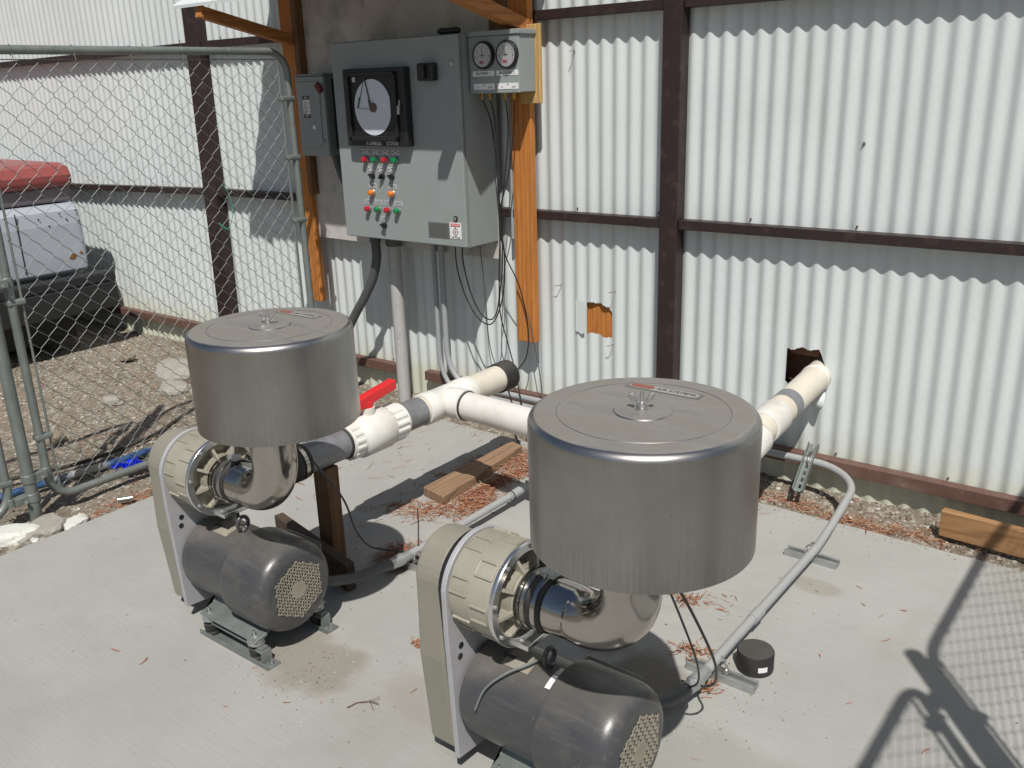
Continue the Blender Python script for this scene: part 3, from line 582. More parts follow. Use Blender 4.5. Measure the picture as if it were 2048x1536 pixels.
# ------------------------------------------------------------------ safety disconnect switch on the left post
ds = thing('disconnect_switch', (-1.34, -.13, 1.262), 'small grey safety switch box with a red handle on the left wooden post', 'switch box')
obj('box', MB().box(-1.440, -1.237, -.185, -.067, 1.264, 1.650), CABD, ds, bevel=.003)
obj('top_cap', MB().box(-1.446, -1.232, -.203, -.067, 1.6505, 1.662), CABD, ds, bevel=.002)
cv = obj('cover', MB().box(-1.445, -1.235, -.203, -.1855, 1.262, 1.648), CAB, ds, bevel=.003)
obj('raised_panel', MB().prism([(-1.432, 1.305), (-1.29, 1.305), (-1.272, 1.33), (-1.262, 1.60), (-1.280, 1.625), (-1.432, 1.625)], -.209, -.2035, 'y'), CAB, cv, bevel=.003)
obj('side_mechanism', MB().box(-1.2365, -1.185, -.150, -.068, 1.295, 1.635), BLACK, ds, bevel=.005)
obj('handle', MB().beam((-1.262, -.222, 1.612), (-1.232, -.222, 1.575), .030, .020, (0, 1, 0)), mt('dull_red_plastic', (.14, .012, .014), .5), ds, bevel=.004)
lb = obj('on_off_label', MB().prism([(-1.392, 1.450), (-1.342, 1.450), (-1.342, 1.556), (-1.392, 1.556)], -.2105, -.2095, 'y'), WHITE, ds)
for z0, tx in ((1.538, 'ON'), (1.450, 'OFF')):
    obj('label_band', MB().box(-1.392, -1.342, -.2112, -.2107, z0, z0 + .018), INK, lb); text_obj('label_word', tx, .016, (-1.367, -.2115, z0 + .009), FRONT, WHITE, lb, .0002)
mb = MB()
for i in range(7): mb.box(-1.386, -1.350 - .006 * (i % 3), -.2110, -.2106, 1.524 - i * .0075, 1.5265 - i * .0075)
mb.box(-1.382, -1.374, -.2110, -.2106, 1.470, 1.482)
obj('fine_print', mb, GREYINK, lb)
obj('inspection_tag', MB().box(-1.334, -1.312, -.2105, -.2092, 1.395, 1.413), WHITE, ds)
obj('hasp', MB().tube(arc((-1.262, -.208, 1.335), .011, 0, 2 * math.pi, 14, 'xz'), .0028, 6, closed=False), GALV, ds)
obj('conduit_hub', MB().lathe([(.022, 1.264), (.022, 1.240), (.018, 1.236)], (-1.285, -.115, 0), 'z', 20), FLEX, ds)
hz = thing('feed_hose', (-1.29, -.1, 1.0), 'short dark flexible conduit from the safety switch behind the cabinet', 'conduit')
obj('jacket', MB().tube(smooth_path([(-1.285, -.115, 1.245), (-1.272, -.11, 1.18), (-1.225, -.10, 1.08), (-1.14, -.09, .99), (-1.045, -.085, .93)], 8), .019, 14), FLEX, hz)
hz.location = (-1.29, -.1, 1.0)

# ------------------------------------------------------------------ gauge box
gb = thing('gauge_box', (-.15, -.14, 1.548), 'small grey box with two round dial gauges at the right of the cabinet', 'gauge box')
obj('box', MB().box(-.282, -.018, -.186, -.083, 1.549, 1.785), CAB, gb, bevel=.003)
obj('front_cover', MB().box(-.284, -.016, -.200, -.1865, 1.547, 1.775), CAB, gb, bevel=.003)
obj('rain_lip', MB().box(-.2845, -.010, -.206, -.083, 1.7762, 1.796), CAB, gb, bevel=.003)
def gauge(cx, cz, needle):
    bz = obj('dial_gauge', MB().lathe([(.056, -.2005), (.056, -.213), (.052, -.2185), (.048, -.2185), (.047, -.215)], (cx, 0, cz), 'y', 48), BLACK, gb)
    fc = obj('dial_face', MB().lathe([(.0468, -.2152), (.0, -.2153)], (cx, 0, cz), 'y', 48), WHITE, bz)
    mb = MB()
    for i in range(17):
        a = math.radians(200 - i * 13.75); r0 = .034 if i % 4 else .031
        mb.prism([(cx + r * math.cos(a + da), cz + r * math.sin(a + da)) for r, da in ((r0, -.012), (.038, -.012), (.038, .012), (r0, .012))], -.2162, -.2156, 'y')
    for sx in (-1, 1): mb.lathe([(.0028, -.2156), (.0028, -.2168), (0, -.2169)], (cx + sx * .037, 0, cz - .004), 'y', 10)
    mb.beam((cx, -.2166, cz - .012), (cx + .030 * math.cos(needle), -.2166, cz + .030 * math.sin(needle)), .0016, .001, (0, 1, 0)); mb.lathe([(.004, -.2156), (.003, -.2172), (0, -.2173)], (cx, 0, cz), 'y', 12)
    mb.box(cx - .016, cx + .014, -.2162, -.2156, cz - .0035, cz - .001)
    obj('dial_marks', mb, GREYINK, bz)
    mb = MB(); mb.box(cx - .015, cx - .001, -.2162, -.2156, cz - .033, cz - .022); mb.box(cx + .002, cx + .006, -.2162, -.2156, cz - .034, cz - .021); obj('red_mark', mb, REDINK, bz)
    G = mt('clear_dial_cover', (1, 1, 1), .03, 0, trans=1.0); obj('glass', MB().lathe([(.0472, -.2174), (.036, -.2195), (.02, -.2210), (0, -.2214)], (cx, 0, cz), 'y', 40), G, bz)
gauge(-.196, 1.700, 1.55); gauge(-.070, 1.699, 1.9)
for i, (x0, x1) in enumerate(((-.264, -.146), (-.135, -.020))):
    l1_ = obj('name_label', MB().box(x0, x1, -.2014, -.2003, 1.617, 1.638), WHITE, gb); text_obj('name_text', 'BLOWER %d' % (i + 1), .0165, ((x0 + x1) / 2, -.2018, 1.6275), FRONT, INK, l1_, .0003)
    x0 += .004; l2_ = obj('port_label', MB().box(x0, x1, -.2014, -.2003, 1.563, 1.587), WHITE, gb)
    text_obj('port_text', 'DP', .0085, ((x0 + x1) / 2, -.2018, 1.581), FRONT, INK, l2_, .0003); text_obj('port_text', 'HI', .0085, (x0 + .024, -.2018, 1.571), FRONT, INK, l2_, .0003); text_obj('port_text', 'LOW', .0085, (x1 - .024, -.2018, 1.571), FRONT, INK, l2_, .0003)
for x in (-.235, -.045): obj('cover_screw', MB().lathe([(.003, -.2003), (.002, -.203), (0, -.2031)], (x, 0, 1.557), 'y', 10), GALV, gb)
TX = (-.232, -.188, -.104, -.056)
for x in [v - .028 for v in TX]: obj('hose_fitting', MB().lathe([(.008, 1.5465), (.008, 1.536), (.0055, 1.534), (.0055, 1.524), (.003, 1.520)], (x, -.15, 0), 'z', 12), BRASS, gb)

gb.location = gb.location + Vector((.028, -.0345, 0))
# thin black pressure tubes
tubes = [
    ([(TX[0], -.1845, 1.525), (-.205, -.16, 1.42), (-.165, -.18, 1.20), (-.15, -.19, 1.0), (-.165, -.19, .80), (-.185, -.18, .62), (-.235, -.17, .535), (-.305, -.17, .555), (-.365, -.17, .66), (-.40, -.17, .80), (-.405, -.16, .885)], .0032, 'black tube looping from the gauge box to the cabinet floor, inner loop'),
    ([(TX[1], -.1845, 1.525), (-.175, -.17, 1.42), (-.165, -.18, 1.2), (-.145, -.2, 1.0), (-.125, -.2, .85), (-.15, -.19, .66), (-.225, -.18, .520), (-.31, -.18, .530), (-.385, -.18, .63), (-.43, -.18, .76), (-.445, -.17, .885)], .0032, 'black tube looping from the gauge box to the cabinet floor, outer loop'),
    ([(TX[2], -.1845, 1.525), (-.112, -.16, 1.40), (-.13, -.17, 1.2), (-.155, -.17, 1.05), (-.17, -.16, .8), (-.22, -.13, .58), (-.20, -.10, .40), (-.17, -.10, .30), (-.115, -.13, .17), (-.06, -.17, .06), (.02, -.25, .012), (.16, -.36, .008)], .0028, 'black tube hanging beside the wooden post down to the slab, straighter one'),
    ([(TX[3], -.1845, 1.525), (-.08, -.16, 1.40), (-.105, -.18, 1.2), (-.155, -.19, 1.02), (-.145, -.17, .85), (-.10, -.13, .70), (-.07, -.11, .50), (-.10, -.10, .34), (-.20, -.11, .22), (-.16, -.13, .10), (-.06, -.24, .012), (.05, -.34, .008)], .0028, 'black tube hanging beside the wooden post with a wide bow near the wall base'),
]
for pts, r_, lab in tubes:
    tag(obj('pressure_tube', MB().tube(smooth_path(pts, 8), r_, 8), BLACK, origin=pts[-1]), lab, 'tube', 'thin black tubes under the gauge box')
tag(obj('pressure_tube', MB().tube(smooth_path([(-.10, -.05, 1.50), (-.115, -.07, 1.2), (-.12, -.08, .9), (-.10, -.09, .70), (-.065, -.10, .52), (-.03, -.10, .36), (.0, -.11, .22), (.02, -.13, .10)], 8), .0024, 8), FLEX, origin=(.02, -.13, .1)), 'thin grey tube crossing in front of the right wooden post toward its foot', 'tube', 'thin black tubes under the gauge box')
tag(obj('pressure_tube', MB().tube(smooth_path([(-.335, -.12, .88), (-.33, -.10, .62), (-.355, -.06, .42), (-.33, -.06, .30), (-.27, -.07, .20), (-.245, -.09, .12)], 8), .0022, 8), FLEX, origin=(-.245, -.09, .12)), 'thin grey tube running down the white wall behind the capped pipe', 'tube', 'thin black tubes under the gauge box')
tag(obj('strap_conduit', MB().tube([(-.185, -.045, 1.545), (-.192, -.045, .90)], .0095, 10), GREYPVC, origin=(-.19, -.045, .9)), 'narrow upright grey conduit between the cabinet and the right wooden post', 'conduit')

# ------------------------------------------------------------------ conduits on the wall
fx = thing('cabinet_flex_conduit', (-1.05, -.17, .88), 'thick dark flexible conduit curving down from the cabinet behind the left filter drum', 'conduit')
obj('hub', MB().lathe([(.034, .884), (.034, .868), (.029, .864), (.029, .842)], (-.985, -.17, 0), 'z', 20), FLEX, fx)
obj('jacket', MB().tube(smooth_path([(-.985, -.17, .86), (-.983, -.172, .76), (-1.01, -.18, .66), (-1.075, -.19, .55), (-1.155, -.20, .44), (-1.21, -.21, .34), (-1.235, -.21, .20), (-1.24, -.21, -.04)], 8), .0235, 16), FLEX, fx)
bc = thing('riser_conduit', (-.90, -.12, -.03), 'thick pale grey riser pipe from the dirt up to the cabinet floor', 'conduit')
obj('pipe', MB().tube([(-.905, -.12, -.06), (-.905, -.12, .86)], .033, 24), BIGCON, bc)
obj('terminal_hub', MB().lathe([(.038, .820), (.041, .826), (.041, .868), (.044, .870), (.044, .884)], (-.905, -.12, 0), 'z', 24), FLEX, bc)
WC = [(-.640, -.10, .885), (-.642, -.10, .30)] + arc((-.562, -.10, .22), .08, math.pi, math.pi * 1.5, 8, 'xz')
wc = thing('wall_conduit', (-.64, -.1, .14), 'slim grey conduit from the cabinet along the wall foot and round to the right blower', 'conduit')
path = [(-.600, -.10, .885), (-.600, -.10, .33)]
path += [(-.600 + .135 * (1 - math.cos(a)), -.10, .33 - .185 * math.sin(a)) for a in [math.pi / 2 * i / 10 for i in range(1, 11)]]
path += [(1.33, -.10, .148)] + [(1.33 + .165 * math.sin(a), -.10 - .165 * (1 - math.cos(a)), .148 - .02 * a) for a in [math.pi / 2 * i / 10 for i in range(1, 11)]]
path += [(1.5, -.45, .078), (1.505, -.60, .062), (1.505, -1.44, .058)]
obj('tube', MB().tube(path, .0145, 16), GREYPVC, wc)
obj('terminal_hub', MB().lathe([(.018, .845), (.024, .85), (.024, .868), (.027, .870), (.027, .884)], (-.600, -.10, 0), 'z', 20), FLEX, wc)
obj('tube_branch', MB().tube([(-.660, -.09, .885), (-.661, -.09, .30)] + [(-.661 + .10 * (1 - math.cos(a)), -.09, .30 - .19 * math.sin(a)) for a in [math.pi / 2 * i / 8 for i in range(1, 9)]] + [(.36, -.125, .105)] , .0125, 14), GREYPVC, wc)
for c_ in ((.62, -.10, .148), (1.505, -1.10, .0585)): obj('coupling', MB().tube([(c_[0] - .03, c_[1], c_[2]), (c_[0] + .03, c_[1], c_[2])] if c_[1] > -.5 else [(c_[0], c_[1] - .03, c_[2]), (c_[0], c_[1] + .03, c_[2])], .0175, 16), GREYPVC, wc)
obj('liquid_tight_fitting', MB().tube([(1.505, -1.43, .058), (1.505, -1.475, .058), (1.505, -1.476, .058), (1.503, -1.50, .058), (1.503, -1.501, .058), (1.50, -1.53, .058)], [.018, .018, .022, .022, .0195, .0195], 16), GALV, wc)
obj('flex_tail', MB().tube(smooth_path([(1.50, -1.52, .058), (1.49, -1.60, .066), (1.45, -1.70, .09), (1.42, -1.79, .12), (1.42, -1.84, .14)], 8), .0175, 14), FLEX, wc)
lc = thing('floor_conduit', (.385, -1.0, .055), 'slim grey conduit along the slab from the left blower motor toward the wall', 'conduit')
obj('tube', MB().tube([(.385, -1.42, .055), (.388, -.35, .055), (.390, -.25, .06), (.39, -.18, .10), (.36, -.125, .105)], .0145, 16), GREYPVC, lc)
obj('coupling', MB().tube([(.387, -.86, .055), (.387, -.79, .055)], .018, 16), GREYPVC, lc)
obj('cable_tie', MB().tube(arc((.387, -.85, .055), .020, 0, 2 * math.pi, 16, 'xz'), .0022, 6), BLACK, lc)
obj('liquid_tight_fitting', MB().tube([(.385, -1.42, .055), (.385, -1.455, .055), (.384, -1.456, .055), (.383, -1.485, .056), (.383, -1.486, .056), (.382, -1.51, .057)], [.018, .018, .022, .022, .0195, .0195], 16), GALV, lc)
obj('flex_tail', MB().tube(smooth_path([(.382, -1.505, .057), (.372, -1.57, .060), (.362, -1.64, .066), (.345, -1.72, .085), (.33, -1.79, .11), (.33, -1.84, .14)], 8), .0175, 14), FLEX, lc)
obj('cable_tie', MB().tube([(.387, -1.375, .075), (.383, -1.378, .06), (.383, -1.378, .042)] , .0022, 6).tube([(.387, -1.375, .072), (.380, -1.36, .16), (.375, -1.355, .20)], .0022, 6), BLACK, lc)

# strut channel pieces under the conduits
def strut(cx, cy, cz, L_, rot, label, group, upright=False):
    t = thing('strut_channel', (cx, cy, cz), label, 'strut', group)
    mb = MB(); w_, h_, th = .041, .021, .003
    rt = Matrix.Rotation(rot, 3, 'Z'); tmp = MB()
    tmp.box(-L_ / 2, L_ / 2, -w_ / 2, w_ / 2, 0, th); tmp.box(-L_ / 2, L_ / 2, -w_ / 2, -w_ / 2 + th, th, h_); tmp.box(-L_ / 2, L_ / 2, w_ / 2 - th, w_ / 2, th, h_)
    tmp.box(-L_ / 2, L_ / 2, -w_ / 2 + th, -w_ / 2 + .011, h_ - th, h_); tmp.box(-L_ / 2, L_ / 2, w_ / 2 - .011, w_ / 2 - th, h_ - th, h_)
    cl_ = MB()
    cl_.tube([(-.004 + .018 * math.cos(a), .0, h_ + .016 + .018 * math.sin(a)) for a in [math.pi * k / 8 - .1 for k in range(10)]], .003, 6)
    cl_.box(-.026, -.018, -.008, .008, h_ - .002, h_ + .014); cl_.box(.010, .018, -.008, .008, h_ - .002, h_ + .014); cl_.tube([(.0, .0, h_ + .034), (.0, -.0, h_ + .048)], .0045, 8); cl_.box(-.009, .009, -.006, .006, h_ + .034, h_ + .039)
    UP = Matrix.Rotation(-math.pi / 2 + .15, 3, 'X') if upright else Matrix.Identity(3)
    for src, nm in ((tmp, 'channel'), (cl_, 'pipe_clamp')):
        src.v = [tuple(Vector((cx, cy, cz)) + (rt @ Vector(p))) for p in src.v]; obj(nm, src, GALV if nm == 'channel' else ZINC, t)
strut(.415, -1.405, .0, .20, .05, 'short strut channel under the floor conduit near the left motor', 'strut channels under the conduits')
strut(.40, -.625, .0, .20, .0, 'short strut channel under the floor conduit, half hidden by the right drum', 'strut channels under the conduits')
strut(1.52, -1.36, .0, .20, .0, 'strut channel on the slab between the right motor and the black cap', 'strut channels under the conduits')
strut(1.485, -.585, .0, .18, .0, 'strut channel on the slab nearest the bend of the wall conduit', 'strut channels under the conduits')
# slotted channel standing against the wall base
t = thing('slotted_strut', (1.30, -.17, .05), 'slotted strut channel leaning on the rusty base rail and carrying the conduit', 'strut')
mb = MB(); p0, p1 = Vector((1.285, -.20, .055)), Vector((1.285, -.055, .20)); d = (p1 - p0).normalized(); nrm = Vector((0, -.707, .707)); nrm = Vector((0, -d.z, d.y))
for k_ in range(7):
    a_ = p0 + (p1 - p0) * (k_ / 7); b_ = p0 + (p1 - p0) * ((k_ + .45) / 7); mb.beam(a_, b_, .041, .003, nrm)
for sx in (-.019, .019): mb.beam(p0 + Vector((sx, 0, 0)) + nrm * .011, p1 + Vector((sx, 0, 0)) + nrm * .011, .003, .022, nrm)
for sx in (-.011, .011): mb.beam(p0 + Vector((sx, 0, 0)), p1 + Vector((sx, 0, 0)), .012, .0035, nrm)
obj('channel', mb, GALVD, t); obj('pipe_clamp', MB().tube([(1.285 + .0, -.10 + .020 * math.cos(a), .148 + .020 * math.sin(a)) for a in [math.pi * 2 * k / 16 for k in range(17)]], .0035, 6).tube([(1.285, -.10, .165), (1.285, -.105, .188)], .0045, 8), ZINC, t)

# ------------------------------------------------------------------ PVC pipe runs
RP = .054
pr = thing('left_pipe_run', (.11, -1.2, .41), 'cream plastic pipe run with red-handled ball valve, tee and black end cap', 'pipe')
X1, ZP = .112, .412
def ypipe(x, z, y0, y1, r, n=32, z1=None): return MB().tube([(x, y0, z), (x, y1, z if z1 is None else z1)], r, n)
obj('suction_stub', ypipe(X1, ZP, -1.86, -1.62, .050), GOLD, pr)
cpl = obj('rubber_coupling', MB().tube([(X1, y, ZP) for y in (-1.74, -1.735, -1.68, -1.675, -1.655, -1.65, -1.615)], [.056, .060, .060, .062, .062, .060, .060], 32), BLACKR, pr)
for y in (-1.70, -1.640): obj('hose_clamp', ypipe(X1, ZP, y - .007, y + .007, .0635), CHROME, cpl)
obj('taped_nipple', ypipe(X1, ZP, -1.62, -1.435, .0535), TAPE, pr)
obj('grey_ring', ypipe(X1, ZP, -1.438, -1.430, .0575), BLACKR, pr)
vb = MB().tube([(X1, y, ZP) for y in (-1.43, -1.429, -1.385, -1.38, -1.37, -1.365, -1.24, -1.235, -1.23)], [.058, .062, .066, .066, .073, .077, .077, .073, .066], 40)
vb.tube([(X1, -1.31, ZP + .06), (X1, -1.31, ZP + .098)], .028, 20); bv = obj('ball_valve', vb, PVCW, pr)
def nut(y0, y1, r, nm='union_nut'):
    mb = MB(); n_ = 16; prof = []
    for i in range(n_ * 2): a = math.pi * i / n_; rr = r + (.0045 if i % 2 else 0); prof += [(X1 + rr * math.cos(a - .05), ZP + rr * math.sin(a - .05)), (X1 + rr * math.cos(a + .06), ZP + rr * math.sin(a + .06))]
    mb.prism(prof, y0, y1, 'y'); return obj(nm, mb, PVCW, bv)
nut(-1.422, -1.385, .064); nut(-1.228, -1.17, .068); obj('nut_lip', ypipe(X1, ZP, -1.1695, -1.158, .066), PVCW, bv)
hd = MB(); hz_ = ZP + .092; hy = -1.31
hd.tube([(X1, hy, hz_), (X1, hy, hz_ + .030)], [.024, .022], 16)
hd.add([(X1 - .018, hy - .125, hz_ - .010), (X1 + .018, hy - .125, hz_ - .010), (X1 + .020, hy + .135, hz_ + .040), (X1 - .020, hy + .135, hz_ + .040), (X1 - .016, hy - .125, hz_ + .036), (X1 + .016, hy - .125, hz_ + .036), (X1 + .018, hy + .135, hz_ + .074), (X1 - .018, hy + .135, hz_ + .074)], [(0, 3, 2, 1), (4, 5, 6, 7), (0, 1, 5, 4), (1, 2, 6, 5), (2, 3, 7, 6), (3, 0, 4, 7)])
obj('handle', hd, RED, bv, bevel=.004)
obj('pipe_nipple', ypipe(X1, ZP, -1.165, -1.0, .0535), PVC, pr); obj('duct_tape_wrap', ypipe(X1, ZP, -1.158, -1.048, .056), TAPE, pr)
tee = MB().tube([(X1, y, ZP) for y in (-1.035, -1.03, -.975, -.97, -.83, -.825, -.760, -.755)], [.060, .0625, .0625, .060, .060, .0625, .0625, .060], 36)
tee.tube([(X1, -.90, ZP), (X1 + .05, -.90, ZP), (X1 + .052, -.90, ZP), (X1 + .108, -.90, ZP), (X1 + .110, -.90, ZP)], [.057, .060, .0625, .0625, .058], 36)
obj('tee_fitting', tee, PVCW, pr)
obj('end_pipe', ypipe(X1, ZP, -.77, -.53, .0555), PVC, pr); obj('end_cap', MB().tube([(X1, y, ZP) for y in (-.575, -.572, -.50, -.492)], [.060, .0635, .0635, .055], 36), BLACKR, pr)
obj('branch_ring', MB().tube([(X1 + .108, -.90, ZP), (X1 + .118, -.90, ZP)], .0585, 32), BLACKR, pr)
obj('branch_pipe', MB().tube([(X1 + .105, -.90, ZP), (1.19, -.955, ZP)], .0545, 32), PVCP, pr)
# right run to the hole in the wall
X2 = 1.255
p2 = thing('right_pipe_run', (X2, -.6, .41), 'cream plastic pipe from behind the right drum into the ragged wall hole', 'pipe')
def tp(y): return (X2 + .0 * y, y, .405 + (y + .62) * .09)
obj('suction_stub', MB().tube([(X2, -1.86, .412), (X2, -1.62, .412)], .050, 32), GOLD, p2)
obj('rubber_coupling', MB().tube([(X2, -1.66, .412), (X2, -1.55, .412)], .060, 32), BLACKR, p2)
obj('lower_pipe', MB().tube([(X2, -1.56, .412), (X2, -1.0, .412), (X2, -.60, .400)], .0535, 32), PVCP, p2)
obj('side_tee', MB().tube([(X2, -1.04, .412), (X2, -.82, .412)], .0615, 32).tube([(X2 - .07, -.93, .412), (X2, -.93, .412)], .0605, 32), PVCW, p2)
obj('elbow_fitting', MB().tube([(X2, -.66, .385), (X2, -.655, .385), (X2, -.565, .395), (X2, -.56, .395)], [.058, .0615, .0615, .058], 32), PVCW, p2)
obj('short_pipe', MB().tube([tp(-.575), tp(-.50)], .0535, 32), PVC, p2)
obj('coupling_sleeve', MB().tube([tp(-.515), tp(-.51), tp(-.40), tp(-.395)], [.057, .0615, .0615, .058], 36), PVCW, p2)
obj('upper_pipe', MB().tube([tp(-.40), tp(.12)], .0545, 36), PVC, p2)
obj('duct_tape_band', MB().tube([tp(-.335), tp(-.275)], .0558, 36), TAPE, p2)
obj('pipe_mouth_ring', MB().tube([tp(-.035), tp(-.03), tp(-.018), tp(-.013)], [.056, .0575, .0575, .056], 36), PVCW, p2)

# ------------------------------------------------------------------ blower units
def blower(ox, oy, label, fixed=False):
    """modelled at the left unit's place, then shifted"""
    t = thing('blower', (.22, -1.95, 0), label, 'blower', 'motor-driven blowers on the slab')
    yc, zb = -1.95, .495; ym, zm = -1.945, .204
    # belt guard
    def outline(r, zb_, yb0, yb1, zbot, n=18, kink=None):
        pts = [(yb0, zbot)]
        if kink: pts += kink
        pts += [(yc + r * math.cos(a), zb_ + r * math.sin(a)) for a in np.linspace(math.pi * .97, .03 * math.pi, n)]
        pts += [(yb1, zbot + .10), (yb1 - .05, zbot)]
        return pts
    gd = obj('belt_guard', MB().prism(outline(.098, .495, -2.030, -1.80, .040, kink=[(-2.036, .12), (-2.052, .30), (-2.048, .44)]), -.105, -.022, 'x'), GUARD, t, bevel=.010, seg=3)
    obj('dark_gap_fill', MB().prism(outline(.110, .492, -2.035, -1.80, .055), -.021, -.006, 'x'), BLACK, t, bevel=.002)  # black filler standing in for the shaded gap between guard and drive plate
    pl_ = obj('drive_plate', MB().prism([(-2.058, .050), (-2.064, .20), (-2.072, .40)] + [(yc + .124 * math.cos(a), .492 + .124 * math.sin(a)) for a in np.linspace(math.pi * .95, -.1, 26)] + [(-1.84, .25), (-1.80, .12), (-1.86, .06), (-1.97, .042)], .000, .014, 'x'), PLATE, t, bevel=.002)
    for y, z in ((-2.03, .352), (-2.035, .325)): obj('bolt_hole', MB().lathe([(.0085, .0142), (.0085, .0150), (0, .0151)], (0, y, z), 'x', 12), BLACK, pl_)
    # blower housing
    h = obj('blower_housing', MB().lathe([(.112, .0145), (.116, .018), (.117, .06), (.116, .128), (.114, .136), (.1005, .1362), (.098, .122), (.050, .116)], (0, yc, zb), 'x', 64), GOLD, t)
    mb = MB()
    for k_ in range(14):
        a = 2 * math.pi * k_ / 14 + .1; c_, s_ = math.cos(a), math.sin(a); tn = Vector((0, -s_, c_)); rd = Vector((0, c_, s_)); o_ = Vector((0, yc, zb))
        for (xa, xb) in ((.022, .068), (.080, .126)):
            for off in (-.0185, .0185):
                if (k_ + (xa > .05)) % 2 == 0:
                    p0_ = o_ + rd * .1165 + tn * off; mb.beam(p0_ + Vector((xa, 0, 0)), p0_ + Vector((xb, 0, 0)), .0045, .007, rd)
            if (k_ + (xa > .05)) % 2 == 0:
                for xx in (xa, xb): mb.beam(o_ + rd * .1165 + tn * -.020 + Vector((xx, 0, 0)), o_ + rd * .1165 + tn * .020 + Vector((xx, 0, 0)), .0035, .006, rd)
    obj('cast_ribs', mb, GOLD, h, bevel=.0012)
    obj('front_flange', MB().lathe([(.114, .1370), (.1235, .1372), (.1245, .139), (.1245, .147), (.123, .149), (.104, .149), (.102, .147), (.102, .1370)], (0, yc, zb), 'x', 64, False), SHINE, h)
    mb = MB()
    for k_ in range(8):
        a = 2 * math.pi * k_ / 8 + .25; rd = Vector((0, math.cos(a), math.sin(a))); o_ = Vector((0, yc, zb))
        mb.add([o_ + rd * .048 + Vector((.168, 0, 0)) + s__ * Vector((0, -math.sin(a), math.cos(a))) * .004 for s__ in (-1, 1)] + [o_ + rd * .101 + Vector((.142, 0, 0)) + s__ * Vector((0, -math.sin(a), math.cos(a))) * .004 for s__ in (-1, 1)] +
               [o_ + rd * .048 + Vector((.118, 0, 0)) + s__ * Vector((0, -math.sin(a), math.cos(a))) * .004 for s__ in (-1, 1)] + [o_ + rd * .101 + Vector((.118, 0, 0)) + s__ * Vector((0, -math.sin(a), math.cos(a))) * .004 for s__ in (-1, 1)],
               [(0, 1, 3, 2), (4, 6, 7, 5), (0, 2, 6, 4), (1, 5, 7, 3), (0, 4, 5, 1), (2, 3, 7, 6)])
    mb.lathe([(.0465, .120), (.066, .120), (.066, .150), (.0465, .152), (.0465, .120)], (0, yc, zb), 'x', 40, False)
    obj('face_ribs', mb, GOLD, h)
    for k_ in range(8):
        a = 2 * math.pi * k_ / 8 + .6; obj('flange_bolt', MB().lathe([(.0045, .1492), (.0045, .1535), (0, .1536)], (0, yc + .113 * math.cos(a), zb + .113 * math.sin(a)), 'x', 8), GALV, h)
    obj('inlet_neck', MB().lathe([(.072, .118), (.064, .135), (.061, .150), (.061, .185)], (0, yc, zb), 'x', 40), GOLD, h)
    nb = obj('rating_label', MB(), WHITE, h) if False else None
    obj('outlet_flange', MB().box(.045, .175, -1.985, -1.885, .372, .386), SHINE, t, bevel=.002)
    obj('outlet_elbow', MB().tube([(.112, -1.93, .445), (.112, -1.90, .425), (.112, -1.86, .412), (.112, -1.80, .412)], .056, 28), GOLD, t)
    # clamps and elbow
    cf = obj('rubber_boot', MB().lathe([(.060, .158), (.0655, .160), (.0655, .228), (.063, .230)], (0, yc, zb), 'x', 48), BLACKR, t)
    for x in (.170, .184, .212): obj('hose_clamp', MB().lathe([(.0660, x - .006), (.0682, x - .005), (.0682, x + .005), (.0660, x + .006)], (0, yc, zb), 'x', 48, False), CHROME, cf)
    obj('clamp_screw', MB().box(.196, .232, yc - .012, yc + .012, zb + .0690, zb + .080).tube([(.214, yc - .02, zb + .075), (.214, yc + .02, zb + .075)], .004, 8), GALV, cf)
    cx, cy = .452, CY - oy; rb = .165
    ep = [(.205, yc, zb), (.25, yc, zb)] + [(cx - rb + rb * math.sin(a), yc + (cy - yc) * (a / (math.pi / 2)), zb + rb - rb * math.cos(a)) for a in [math.pi / 2 * i / 22 for i in range(23)]] + [(cx, cy, .70), (cx, cy, .80)]
    obj('intake_elbow', MB().tube(ep, .0615, 48), CHROME, t)
    # motor
    mo = obj('motor', MB().lathe([(.05, .0142), (.098, .016), (.112, .022), (.118, .035), (.1195, .06), (.1195, .235), (.122, .245), (.126, .262)], (0, ym, zm), 'x', 56), MOTOR, t)
    fc_ = obj('fan_cover', MB().lathe([(.1215, .246), (.136, .252), (.1395, .262), (.1395, .385), (.137, .405), (.130, .422), (.118, .434), (.104, .440), (.102, .4405), (.0, .4405)], (0, ym, zm), 'x', 64), MOTOR, mo)
    gr = MB(); R_ = .094
    def hexin(y, z, r): 
        a = abs(y); b2 = abs(z); return max(a, a * .5 + b2 * .866) < r * .866
    p_ = .0180
    for ang in (0, math.pi / 3, -math.pi / 3):
        d = Vector((0, math.cos(ang), math.sin(ang))); nn = Vector((0, -math.sin(ang), math.cos(ang)))
        for i in range(-7, 8):
            seg_ = [];
            for s_ in np.linspace(-.1, .1, 81):
                q = nn * (i * p_ * .866) + d * s_
                if hexin(q.y, q.z, R_): seg_.append(s_)
            if seg_:
                a_ = nn * (i * p_ * .866) + d * seg_[0]; b_ = nn * (i * p_ * .866) + d * seg_[-1]; c_ = Vector((.4420, ym, zm)); gr.beam(c_ + a_, c_ + b_, .0036, .0022, (1, 0, 0))
    grl = obj('vent_grille', gr, DUST, mo)
    obj('grille_backing', MB().prism([(ym + .094 * math.cos(math.pi / 3 * k_ + math.pi / 6), zm + .094 * math.sin(math.pi / 3 * k_ + math.pi / 6)) for k_ in range(6)], .4407, .4411, 'x'), BLACK, mo)
    obj('grille_hub', MB().prism([(ym + .029 * math.cos(math.pi / 3 * k_), zm + .029 * math.sin(math.pi / 3 * k_)) for k_ in range(6)], .4412, .4436, 'x'), DUST, mo)
